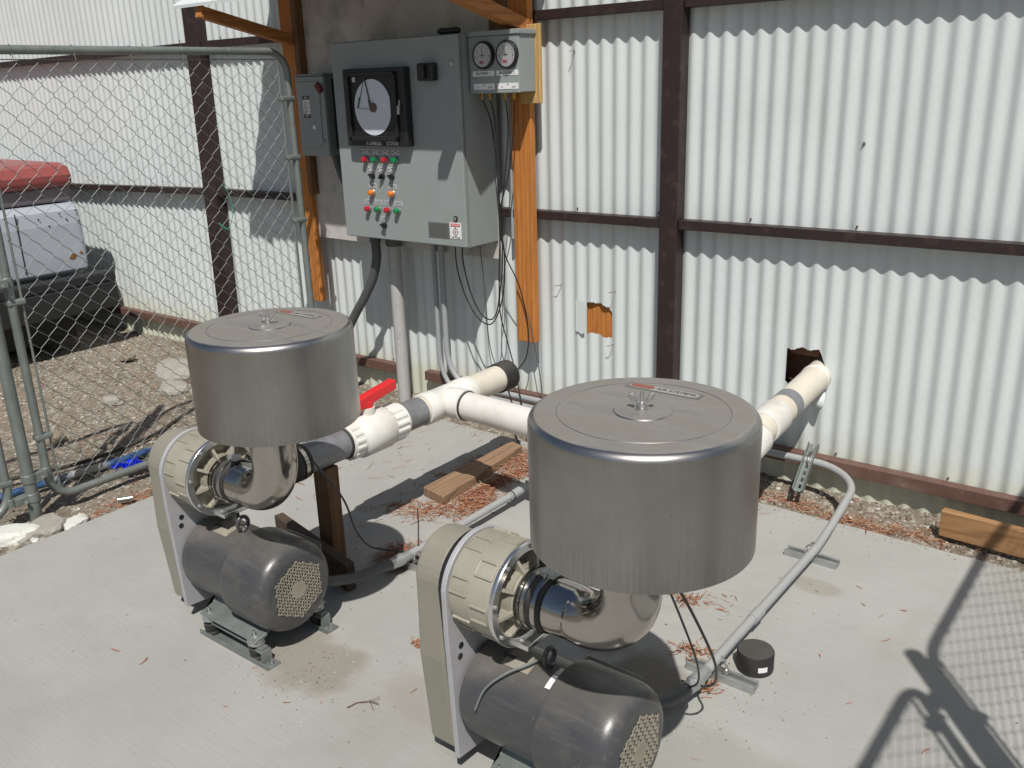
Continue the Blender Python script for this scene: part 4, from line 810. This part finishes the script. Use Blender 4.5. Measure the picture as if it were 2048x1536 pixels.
    mb = MB(); th0 = math.radians(70)
    cc = lambda x, a, r=.1208: (x, ym + r * math.cos(a), zm + r * math.sin(a))
    a0, a1 = math.radians(78), math.radians(112); q = []
    V = []; F = []
    for i in range(9):
        a = a0 + (a1 - a0) * i / 8; V += [cc(.10, a), cc(.175, a), cc(.10, a, .1193), cc(.175, a, .1193)]
        if i: j = 4 * i; F += [(j - 4, j, j + 1, j - 3), (j - 4, j - 2, j + 2, j), (j - 3, j + 1, j + 3, j - 1)]
    mb.add(V, F, True); obj('name_plate', mb, DUST, mo)
    obj('lifting_eye', MB().tube([(.205 + .0, ym + .0 + .019 * math.cos(a), zm + .147 + .021 * math.sin(a)) for a in [2 * math.pi * k_ / 20 for k_ in range(20)]], .006, 10, closed=True).lathe([(.010, .119), (.010, .128), (.006, .132)], (.205, ym, zm), 'z', 14), MOTOR, mo)
    obj('conduit_box', MB().box(.20, .36, ym + .098, ym + .165, zm - .065, zm + .06), MOTOR, mo, bevel=.008)
    obj('shroud_band', MB().lathe([(.1205, .248), (.1245, .249), (.1245, .258), (.122, .260)], (0, ym, zm), 'x', 56, False), MOTOR, mo)
    obj('cover_clip', MB().box(.236, .262, ym - .03, ym + .0, zm + .119, zm + .130), ZINC, mo, bevel=.003)
    obj('vent_slot', MB().tube([cc(.09, math.radians(100), .122), cc(.155, math.radians(98), .122)], .004, 8), BLACK, mo)
    # isolated base rails
    for sy in (-1, 1):
        yy = ym + sy * .112
        br = obj('base_rail', MB().box(.105, .435, yy - .024, yy + .024, .0005, .006).box(.105, .435, yy - .024, yy - .020, .006, .016), GALVD, t, bevel=.001)
        obj('cross_bar', MB().box(.11, .40, yy - .012, yy + .012, .046, .054), GALVD, br, bevel=.001)
        obj('motor_foot', MB().prism([(yy - .026, .076), (yy + .020, .076), (ym + sy * .06 if sy < 0 else yy + .02, .118), (ym + sy * .055, .10)] if sy < 0 else [(yy - .03, .076), (yy + .026, .076), (yy - .03, .12)], .115, .390, 'x'), GALVD, br, bevel=.003)
        for x in (.140, .362):
            obj('rubber_isolator', MB().lathe([(.020, .007), (.024, .012), (.020, .020), (.024, .030), (.024, .044)], (x, yy, 0), 'z', 24), BLACKR, br)
            obj('isolator_disc', MB().lathe([(.024, .055), (.026, .057), (.026, .063), (.023, .064), (.023, .068), (.026, .069), (.026, .0745), (.024, .0755)], (x, yy, 0), 'z', 24), GALV, br)
            obj('bolt', MB().lathe([(.0085, .0785), (.0085, .086), (.004, .0861), (.004, .098), (0, .0981)], (x, yy - .004, 0), 'z', 6), ZINC, br)
        for x in (.118, .424): obj('anchor_bolt', MB().lathe([(.008, .0065), (.008, .014), (.0045, .0141), (.0045, .026), (0, .0261)], (x, yy, 0), 'z', 8), ZINC, br)
        obj('end_bracket', MB().box(.402, .406, yy - .018, yy + .018, .006, .045).box(.375, .402, yy - .018, yy + .018, .041, .0455), GALVD, br, bevel=.001)
    t.location = t.location + Vector((ox, oy, 0))
    return t
CX, CY = .521, -1.983
u1 = blower(.018, 0, 'belt-driven blower with dark motor beside the fence, feeding the red-handled valve')
OX, OY = 1.163, -.012
CX, CY = 1.637, -2.022
u2 = blower(OX, OY, 'belt-driven blower with dark motor at the bottom of the picture, nearest the black cap')
# warning sticker and rating plate unlike on the other unit
u2m = [c for c in u2.children if c.name.startswith('motor')][0]
def on_motor(x, a, r=.1212): return (x + OX, -1.945 + OY + r * math.cos(a), .204 + r * math.sin(a))
V = []; F = []
for i in range(5):
    a = math.radians(118 - i * 6); V += [on_motor(.232, a, .1252), on_motor(.262, a, .1266)]
    if i: F.append((2 * i - 2, 2 * i, 2 * i + 1, 2 * i - 1))
mb = MB(); mb.add(V, F, True); obj('white_sticker', mb, WHITE, u2m)
hh = [c for c in u2.children if c.name.startswith('blower_housing')][0]
V = []; F = []
for i in range(7):
    a = math.radians(118 - i * 6.5); V += [(x_ + OX, -1.95 + OY + .1195 * math.cos(a), .49 + .1195 * math.sin(a)) for x_ in (.085, .118)]
    if i: F.append((2 * i - 2, 2 * i, 2 * i + 1, 2 * i - 1))
mb = MB(); mb.add(V, F, True); obj('rating_label', mb, LEGEND, hh)
# thin sensing tubes below the drums and stray cable on motor
tag(obj('sensing_tube', MB().tube(smooth_path([(.50, -1.88, .60), (.46, -1.75, .42), (.40, -1.66, .26), (.34, -1.56, .14), (.33, -1.48, .085), (.36, -1.42, .06)], 8), .0032, 8), BLACK, origin=(.36, -1.42, .06)), 'thin black tube drooping from the left elbow to the floor conduit', 'tube')
tag(obj('sensing_tube', MB().tube(smooth_path([(1.66, -1.95, .66), (1.665, -1.84, .50), (1.66, -1.72, .32), (1.61, -1.60, .17), (1.545, -1.52, .08), (1.50, -1.47, .04), (1.45, -1.46, .02)], 8), .0032, 8), BLACK, origin=(1.45, -1.46, .02)), 'thin black tube arching from the right elbow down to its conduit, outer one', 'tube', 'pair of tubes below the right drum')
tag(obj('sensing_tube', MB().tube(smooth_path([(1.655, -1.955, .64), (1.64, -1.85, .49), (1.625, -1.74, .32), (1.58, -1.63, .18), (1.525, -1.55, .09), (1.48, -1.50, .04)], 8), .0026, 8), BLACK, origin=(1.48, -1.5, .04)), 'thin black tube arching from the right elbow down to its conduit, inner one', 'tube', 'pair of tubes below the right drum')
tag(obj('loose_wire', MB().tube(smooth_path([(1.35, -1.945, .338), (1.335, -1.99, .335), (1.30, -2.03, .32), (1.265, -2.065, .285), (1.25, -2.087, .235)], 8), .0028, 8), GALVD, origin=(1.35, -1.945, .338)), 'stiff grey wire looped from the lifting eye over the right motor', 'wire')

# ------------------------------------------------------------------ filter drums
def drum(cx, cy, label, wx, rot):
    t = thing('filter_drum', (cx, cy, .764), label, 'air filter', 'stainless filter drums over the blowers')
    R, H = .210, .252; z0 = .764
    pr_ = [(R, 0.0), (R, .02), (R, H - .024), (R - .0003, H - .020)] + [(R - .018 + .018 * math.cos(a), H - .018 + .018 * math.sin(a)) for a in np.linspace(.15, math.pi / 2, 9)] + [(R - .0205, H), (.1585, H + .0004), (.1578, H + .0004), (.1570, H + .0011), (.1562, H + .0004), (.1555, H + .0003), (.0550, H), (.0540, H), (.0520, H + .0018), (.0510, H + .0018), (.018, H + .0018), (0, H + .0018)]
    o = obj('housing', MB().lathe(pr_, (cx, cy, z0), 'z', 128), STEEL, t, origin=(0, 0, 0))
    bpy.data.objects[o.name].data.polygons.foreach_set('use_smooth', [True] * len(o.data.polygons))
    inner = obj('inner_wall', MB().lathe([(R - .003, .001), (R - .003, H - .01)], (cx, cy, z0), 'z', 96), DARKIN, t)
    obj('bottom_plate', MB().lathe([(.0, .05), (.19, .05), (.19, .054), (0, .054)], (cx, cy, z0), 'z', 64), DARKIN, t)
    obj('filter_core', MB().lathe([(.12, -.004 + .02), (.12, .22)], (cx, cy, z0), 'z', 64), DUST, t)
    # wing nut
    wn = MB(); zt = z0 + H + .002; cx_, cy_ = cx + wx[0], cy + wx[1]
    wn.lathe([(.014, zt), (.014, zt + .002), (.009, zt + .003), (.0105, zt + .006), (.009, zt + .013), (.006, zt + .014)], (cx_, cy_, 0), 'z', 20)
    wn.tube([(cx_, cy_, zt + .01), (cx_, cy_, zt + .034)], .0038, 10)
    for s_ in (-1, 1):
        c_, d_ = math.cos(rot) * s_, math.sin(rot) * s_
        lp_ = [(cx_ + c_ * u, cy_ + d_ * u, zt + v) for u, v in ((.007, .006), (.015, .013), (.021, .022), (.022, .029), (.017, .030), (.012, .022), (.007, .012))]
        wn.tube(lp_, .0026, 8, closed=True)
    obj('wing_nut', wn, ZINC, t)
    # long capsule badge
    bd = MB(); ca, sa = math.cos(-.03), math.sin(-.03)
    return t
d1 = drum(.521, -1.983, 'brushed steel filter drum on the left blower, beside the fence', (-.012, .005), .5)
d2 = drum(1.637, -2.022, 'large brushed steel filter drum on the right blower, nearest the camera', (-.005, .004), .55)
def badge(parent, cx, cy, z, ang):
    ca, sa = math.cos(ang), math.sin(ang)
    def tr(u, v): return (cx + u * ca - v * sa, cy + u * sa + v * ca)
    def poly(u0, u1, h, n=8): return [tr(u1 - h + h * math.cos(a), h * math.sin(a)) for a in np.linspace(-math.pi / 2, math.pi / 2, n)] + [tr(u0 + h + h * math.cos(a), h * math.sin(a)) for a in np.linspace(math.pi / 2, 1.5 * math.pi, n)]
    b_ = obj('badge_plate', MB().prism([tr(-.078, -.0145), tr(.078, -.0145), tr(.078, .0145), tr(-.078, .0145)], z, z + .0008, 'z'), mt('badge_grey', (.16, .17, .155), .5, .3), parent)
    obj('badge_field', MB().prism(poly(-.073, .073, .0115), z + .0009, z + .0013, 'z'), mt('badge_white', (.30, .295, .27), .6), b_)
    obj('badge_oval', MB().prism(poly(-.070, -.020, .0095), z + .0014, z + .0018, 'z'), mt('badge_red', (.24, .085, .065), .6), b_)
    text_obj('badge_text', 'AIR SYSTEMS', .0145, (cx + .026 * ca, cy + .026 * sa, z + .0017), Matrix.Rotation(ang, 3, 'Z'), INK, b_, .0002)
badge(d2, 1.615, -1.905, .764 + .2525, .03); badge(d1, .492, -1.868, .764 + .2525, .05)

# ------------------------------------------------------------------ timber and loose objects
sp = thing('support_post', (.105, -1.50, 0), 'short brown wooden post propping the left cream pipe', 'post')
obj('timber', MB().prism([(.074, -1.548), (.142, -1.548), (.142, -1.490), (.074, -1.490)], .0008, .357, 'z'), WOODP, sp, bevel=.004)
tag(obj('edge_board', MB().beam((-.175, -1.53, .051), (.325, -1.635, .051), .036, .100), WOODD, bevel=.004, origin=(.07, -1.55, 0)), 'dark board standing on edge behind the left motor against the support post', 'board')
tag(obj('lying_plank', MB().prism([(.018, -.960), (.150, -.985), (.088, -.385), (.012, -.365)], .0008, .040, 'z'), WOODG, bevel=.004, origin=(.07, -.66, 0)), 'weathered brown plank lying flat on the slab beneath the pipes', 'plank')
tag(obj('wall_board', MB().beam((1.79, -.150, .052), (3.1, -.235, .056), .036, .098), WOODB, bevel=.003, origin=(2.4, -.19, .0)), 'tan board standing on edge in the gravel at the right picture edge', 'board')
cp = thing('rubber_cap', (1.575, -1.262, 0), 'black rubber pipe cap standing on the slab beside the right conduit', 'pipe cap')
obj('cap_body', MB().lathe([(.0505, .0005), (.0515, .004), (.0515, .056), (.049, .0605), (.046, .0615), (.0, .0612)], (1.575, -1.262, 0), 'z', 48), BLACKR, cp)
V = []; F = []
for i in range(6):
    a = math.radians(-58 + i * 6); V += [(1.575 + .0522 * math.cos(a), -1.262 + .0522 * math.sin(a), z) for z in (.018, .034)]
    if i: F.append((2 * i - 2, 2 * i, 2 * i + 1, 2 * i - 1))
mb = MB(); mb.add(V, F, True); obj('paper_label', mb, WHITE, cp)

def rock(name, c, sx, sy, sz_, material, label, cat, seed, rough_=.22, group=None):
    r = random.Random(seed); bm = bmesh.new(); bmesh.ops.create_icosphere(bm, subdivisions=3, radius=1)
    ph = [(r.uniform(1.2, 3.2), r.uniform(0, 6.28), Vector((r.uniform(-1, 1), r.uniform(-1, 1), r.uniform(-1, 1)))) for _ in range(7)]
    for v in bm.verts:
        d = v.co.normalized(); k = 1 + sum(math.sin(f * d.dot(dr) * 2 + p_) for f, p_, dr in ph) * rough_ / 4 + (r.random() - .5) * rough_ * .25
        v.co = Vector((d.x * k * sx, d.y * k * sy, max(-.35, min(d.z * k, .75)) * sz_))
    me = bpy.data.meshes.new(name); bm.to_mesh(me); bm.free(); me.materials.append(material); o = bpy.data.objects.new(name, me); C.objects.link(o); o.location = c; o.rotation_euler[2] = r.random() * .8
    return tag(o, label, cat, group)
rock('concrete_chunk', (-2.52, -.42, -.035), .24, .16, .075, ROCK, 'flat pale slab of broken concrete on the dirt behind the fence', 'rubble', 3, .3)
rock('concrete_chunk', (-2.23, -.66, -.04), .12, .075, .06, ROCK, 'smaller broken concrete lump just in front of the flat slab piece', 'rubble', 5, .3)
rock('stone', (-2.02, -1.47, -.035), .055, .05, .05, ROCKB, 'rounded tan stone on the dirt behind the fence post', 'stone', 8, .12)
rock('stone', (-2.34, -.98, -.035), .06, .035, .035, ROCK, 'pale angular stone in the gravel right of the fence mesh middle', 'stone', 9, .3)
rock('stone', (-3.1, -.45, -.04), .05, .04, .035, ROCKB, 'brown stone lying near the foot of the white wall', 'stone', 14, .25)
rock('plaster_lump', (-1.08, -2.10, -.018), .15, .075, .045, ROCKW, 'large white plaster lump at the lower left beside the slab', 'rubble', 21, .25)
rock('plaster_lump', (-.985, -1.905, -.022), .05, .07, .03, ROCKW, 'small cracked white lump between the fence corner and the slab', 'rubble', 22, .3)
rock('footing_lump', (-1.03, -2.01, -.03), .085, .10, .055, ROCK, 'grey concrete footing lump at the bottom of the fence post', 'rubble', 23, .3)
tag(obj('blue_hose', MB().tube(smooth_path([(-1.55, -3.2, -.02), (-1.52, -2.6, -.015), (-1.50, -2.15, -.012), (-1.47, -1.75, -.012), (-1.43, -1.42, -.012), (-1.47, -1.05, -.016), (-1.50, -.88, -.02)], 10), .017, 12), BLUEH, origin=(-1.47, -1.5, 0)), 'faded blue water hose lying on the dirt behind the fence', 'hose')
r_ = random.Random(4); V = []; F = []
for i in range(9):
    for j in range(9):
        u, v = i / 8 - .5, j / 8 - .5; V.append((-1.27 + u * .085 + r_.uniform(-.012, .012), -1.50 + v * .11 + r_.uniform(-.012, .012), .012 + r_.uniform(0, .045) * (1 - abs(u)) ))
for i in range(8):
    for j in range(8): a = i * 9 + j; F.append((a, a + 9, a + 10, a + 1))
mb = MB(); mb.add(V, F); fo = obj('foil_bag', mb, FOIL, origin=(-1.245, -1.5, 0)); fo.modifiers.new('s', 'SOLIDIFY').thickness = .0008
tag(fo, 'crumpled shiny blue foil wrapper on the gravel by the fence', 'wrapper')
tag(obj('metal_sleeve', MB().tube([(-1.015, -1.70, -.002), (-.985, -1.655, -.002)], .011, 16).tube([(-1.016, -1.7015, -.002), (-1.0135, -1.698, -.002)], .0125, 16), ZINC, origin=(-1.0, -1.68, -.01)), 'small bright metal sleeve lying on the gravel at the slab edge', 'metal tube')
tag(obj('dead_hose', MB().tube(smooth_path([(-1.75, -2.3, -.015), (-1.66, -1.9, -.012), (-1.58, -1.55, -.018), (-1.62, -1.2, -.022), (-1.75, -.95, -.03), (-1.85, -.75, -.03)], 10), .009, 8), mt('dark_hose_rubber', (.05, .045, .035), .8), origin=(-1.6, -1.5, -.02)), 'thin dark hose half buried in the dirt behind the blue hose', 'hose')
# twig on the slab
tag(obj('twig', MB().tube([(.77, -2.03, .003), (.80, -2.01, .010), (.83, -2.005, .012)], .0014, 5).tube([(.80, -2.01, .01), (.815, -1.985, .014)], .001, 5).tube([(.80, -2.01, .01), (.835, -2.03, .013)], .001, 5).tube([(.77, -2.03, .003), (.765, -2.06, .004)], .0016, 5), BROWNR, origin=(.8, -2.01, 0)), 'small dry twig on the slab between the two blowers', 'twig')

# ------------------------------------------------------------------ chain-link gates and posts
def chain(mb, X, y0, y1, z0, z1, d=.0775, r=.00142, n=4):
    h = d / 2; i = 0; y = y0
    while y < y1 - .005:
        pts = []; z = z0; s = i % 2
        k_ = 0
        while z <= z1 + 1e-6:
            side = (k_ + i) % 2; yy = y + (h if side else 0)
            pts.append((X + (.0022 if side else -.0022), min(yy, y1), z - .0035)); pts.append((X + (-.0022 if side else .0022), min(yy + (.0015 if side else -.0015), y1), z + .0035)); z += h * 1.02; k_ += 1
        mb.tube(pts, r, n, cap=False); y += h; i += 1
def rrect(X, y0, y1, z0, z1, rad):
    out = []
    for cy_, cz_, a0 in ((y1 - rad, z1 - rad, 0), (y0 + rad, z1 - rad, math.pi / 2), (y0 + rad, z0 + rad, math.pi), (y1 - rad, z0 + rad, 1.5 * math.pi)):
        out += [(X, cy_ + rad * math.cos(a0 + math.pi / 2 * k_ / 7), cz_ + rad * math.sin(a0 + math.pi / 2 * k_ / 7)) for k_ in range(8)]
    return out
def gate(X, y0, y1, label, group=None):
    t = thing('chain_link_gate', (X, (y0 + y1) / 2, 0), label, 'gate', group)
    obj('tube_frame', MB().tube(rrect(X, y0, y1, .030, 1.758, .10), .0165, 16, closed=True), GALVD, t)
    mb = MB(); chain(mb, X, y0 + .035, y1 - .045, .055, 1.735); obj('wire_mesh', mb, WIRE, t)
    mb = MB(); mb.tube([(X, y1 - .050, .07), (X, y1 - .050, 1.70)], .006, 8); obj('tension_bar', mb, GALVD, t); obj('tension_bar', MB().tube([(X, y0 + .040, .07), (X, y0 + .040, 1.70)], .005, 8), GALVD, t)
    obj('tension_wire', MB().tube([(X, y0 + .04, 1.724), (X, y1 - .06, 1.724)], .0022, 6), WIRE, t)
    for z in (.16, .44, .98, 1.28, 1.55): obj('tension_band', MB().box(X - .0195, X + .0195, y1 - .058, y1 + .0195, z - .011, z + .011), GALVD, t, bevel=.006)
    for z in (.30, .85, 1.35): obj('tension_band', MB().box(X - .0195, X + .0195, y0 - .0195, y0 + .048, z - .011, z + .011), GALVD, t, bevel=.006)
    k_ = 0
    for y in np.arange(y0 + .17, y1 - .1, .235):
        obj('tie_wire', MB().tube([(X + .0182 * math.cos(a), y + .006 * math.sin(a * .5), 1.758 + .0182 * math.sin(a)) for a in [2 * math.pi * q / 14 for q in range(14)]] + [(X + .004, y + .01, 1.72)], .0018, 6), ZINC, t)
    return t
gate(-1.19, -1.885, -.455, 'tall chain-link gate panel with round-cornered tube frame left of the blowers', 'chain-link gate panels')
gate(-1.19, -3.55, -2.045, 'chain-link gate panel continuing past the lower left corner post', 'chain-link gate panels')
fp = thing('fence_post', (-1.175, -1.965, -.03), 'round galvanised fence post clamped between the two left gate panels', 'fence post')
obj('pipe', MB().tube([(-1.175, -1.965, -.05), (-1.175, -1.965, 2.0)], .0235, 20), GALVD, fp)
for z, ya, yb in ((.155, -1.965, -1.885), (.075, -2.045, -1.965), (.93, -1.965, -1.885), (.86, -2.045, -1.965)):
    h_ = obj('hinge_clamp', MB().tube([(-1.175, ya if ya > -2 else yb, z - .018), (-1.175, ya if ya > -2 else yb, z + .018)], .0275, 20).tube([(-1.19, yb if ya > -2 else ya, z - .018), (-1.19, yb if ya > -2 else ya, z + .018)], .0205, 20).box(-1.196, -1.158, ya + .01, yb - .01, z - .016, z + .016), GALVD, fp, bevel=.002)
    obj('clamp_bolt', MB().tube([(-1.150, (ya + yb) / 2, z), (-1.138, (ya + yb) / 2, z)], .007, 8), ZINC, h_)
# the same fence on the right, outside the picture: it throws the mesh shadow on the slab
gate(2.71, -1.885, -.20, 'chain-link gate panel right of the picture whose shadow falls on the slab', 'chain-link gate panels')
gate(2.71, -3.55, -2.03, 'chain-link gate panel beside the photographer at the right', 'chain-link gate panels')
fp2 = thing('fence_post', (2.715, -1.945, -.03), 'round galvanised fence post between the right gate panels', 'fence post')
obj('pipe', MB().tube([(2.715, -1.943, -.05), (2.715, -1.943, 1.845)], .027, 20), GALVD, fp2)
obj('latch_fork', MB().box(2.695, 2.735, -2.03, -1.92, 1.60, 1.62), GALVD, fp2, bevel=.003)
# green twine on the mesh
tag(obj('green_twine', MB().tube(smooth_path([(-1.17, -.905, 1.195), (-1.165, -.885, 1.17), (-1.165, -.865, 1.10), (-1.165, -.875, 1.04), (-1.165, -.90, 1.00), (-1.165, -.925, 1.005), (-1.17, -.945, 1.03), (-1.165, -.90, .99)], 6), .0016, 6), mt('faded_green_twine', (.05, .30, .22), .8), origin=(-1.17, -.9, 1.0)), 'strand of faded green twine knotted on the wire mesh', 'twine')

# ------------------------------------------------------------------ parked truck behind the fence
tr = thing('parked_truck', (-4.6, -1.2, -.05), 'parked truck with faded red cover and white rust-spotted tailgate behind the fence', 'truck')
XT = -3.60; YR = -.335; YL = -2.15
prof = [(XT - .02, .480), (XT, .50), (XT + .004, .60), (XT + .002, .80), (XT - .012, .885), (XT - .045, .925), (XT - .10, .935), (XT - .10, .48)]
def side_prism(prof_, y0, y1, nround=.05):
    mb = MB(); n_ = len(prof_); V = []
    steps = [(y1, -nround * .9), (y1 - nround * .3, -nround * .25)] 
    return None
tg = MB(); tg.v = []; pp_ = [(a, b_) for a, b_ in prof]; tg.prism(pp_, YL, YR, 'y'); tgo = obj('tailgate', tg, TRW, tr, bevel=.035, seg=4)
obj('panel_seam', MB().box(XT + .002, XT + .0075, YR - .43, YR - .424, .52, .90), INK, tgo)
obj('rust_patch', MB().prism([(-.47, .575), (-.455, .60), (-.43, .605), (-.415, .59), (-.43, .57), (-.45, .565)], XT + .0045, XT + .0055, 'x').prism([(-.395, .60), (-.385, .615), (-.37, .60), (-.38, .585)], XT + .0045, XT + .0055, 'x'), mt('rust', (.20, .09, .025), .9, 0, (.3, 60, 3)), tgo)
mb = MB()
for y, z in ((-.62, .85), (-.48, .87), (-.37, .88), (-.44, .83), (-.36, .81), (-.56, .80)): mb.ball((XT + .003, y, z), .006, n=5)
obj('paint_chips', mb, INK, tgo)
red = [(XT - .05, 1.035), (XT - .02, 1.05), (XT - .018, 1.11), (XT - .05, 1.165), (XT - .12, 1.185), (XT - 1.6, 1.19), (XT - 1.6, 1.035)]
obj('red_cover', MB().prism(red, YL, YR + .0, 'y'), TRR, tr, bevel=.045, seg=5)
obj('window_band', MB().prism([(XT - .07, .936), (XT - .055, 1.034), (XT - 1.6, 1.034), (XT - 1.6, .936)], YL + .02, YR - .012, 'y'), TRG, tr, bevel=.015)
obj('body', MB().box(XT - 1.6, XT - .101, YL, YR + .005, .44, .93), TRW, tr, bevel=.02)
obj('bumper', MB().box(XT + .02, XT + .13, YL - .05, YR + .10, .400, .468).box(XT + .10, XT + .13, YL - .05, YR + .10, .22, .40), TRD, tr, bevel=.012)  # bumper, with a lower dark lip added to deepen the shade below
obj('frame', MB().box(XT - 1.6, XT + .0, YL + .1, YR - .02, .22, .43).box(XT - 1.1, XT - .12, YL + .3, YR - .12, .02, .22), TRD, tr)  # dark boxes added to blacken the shade under the truck
for y in (YR - .12, YL + .12):
    w_ = obj('wheel', MB().lathe([(.16, -.10), (.30, -.10), (.33, -.07), (.33, .07), (.30, .10), (.16, .10)], (XT - .85, y, .28), 'y', 40), BLACKR, tr)
    obj('rim', MB().lathe([(0, -.07), (.155, -.09), (.158, .09), (0, .07)], (XT - .85, y, .28), 'y', 32), GALV, w_)
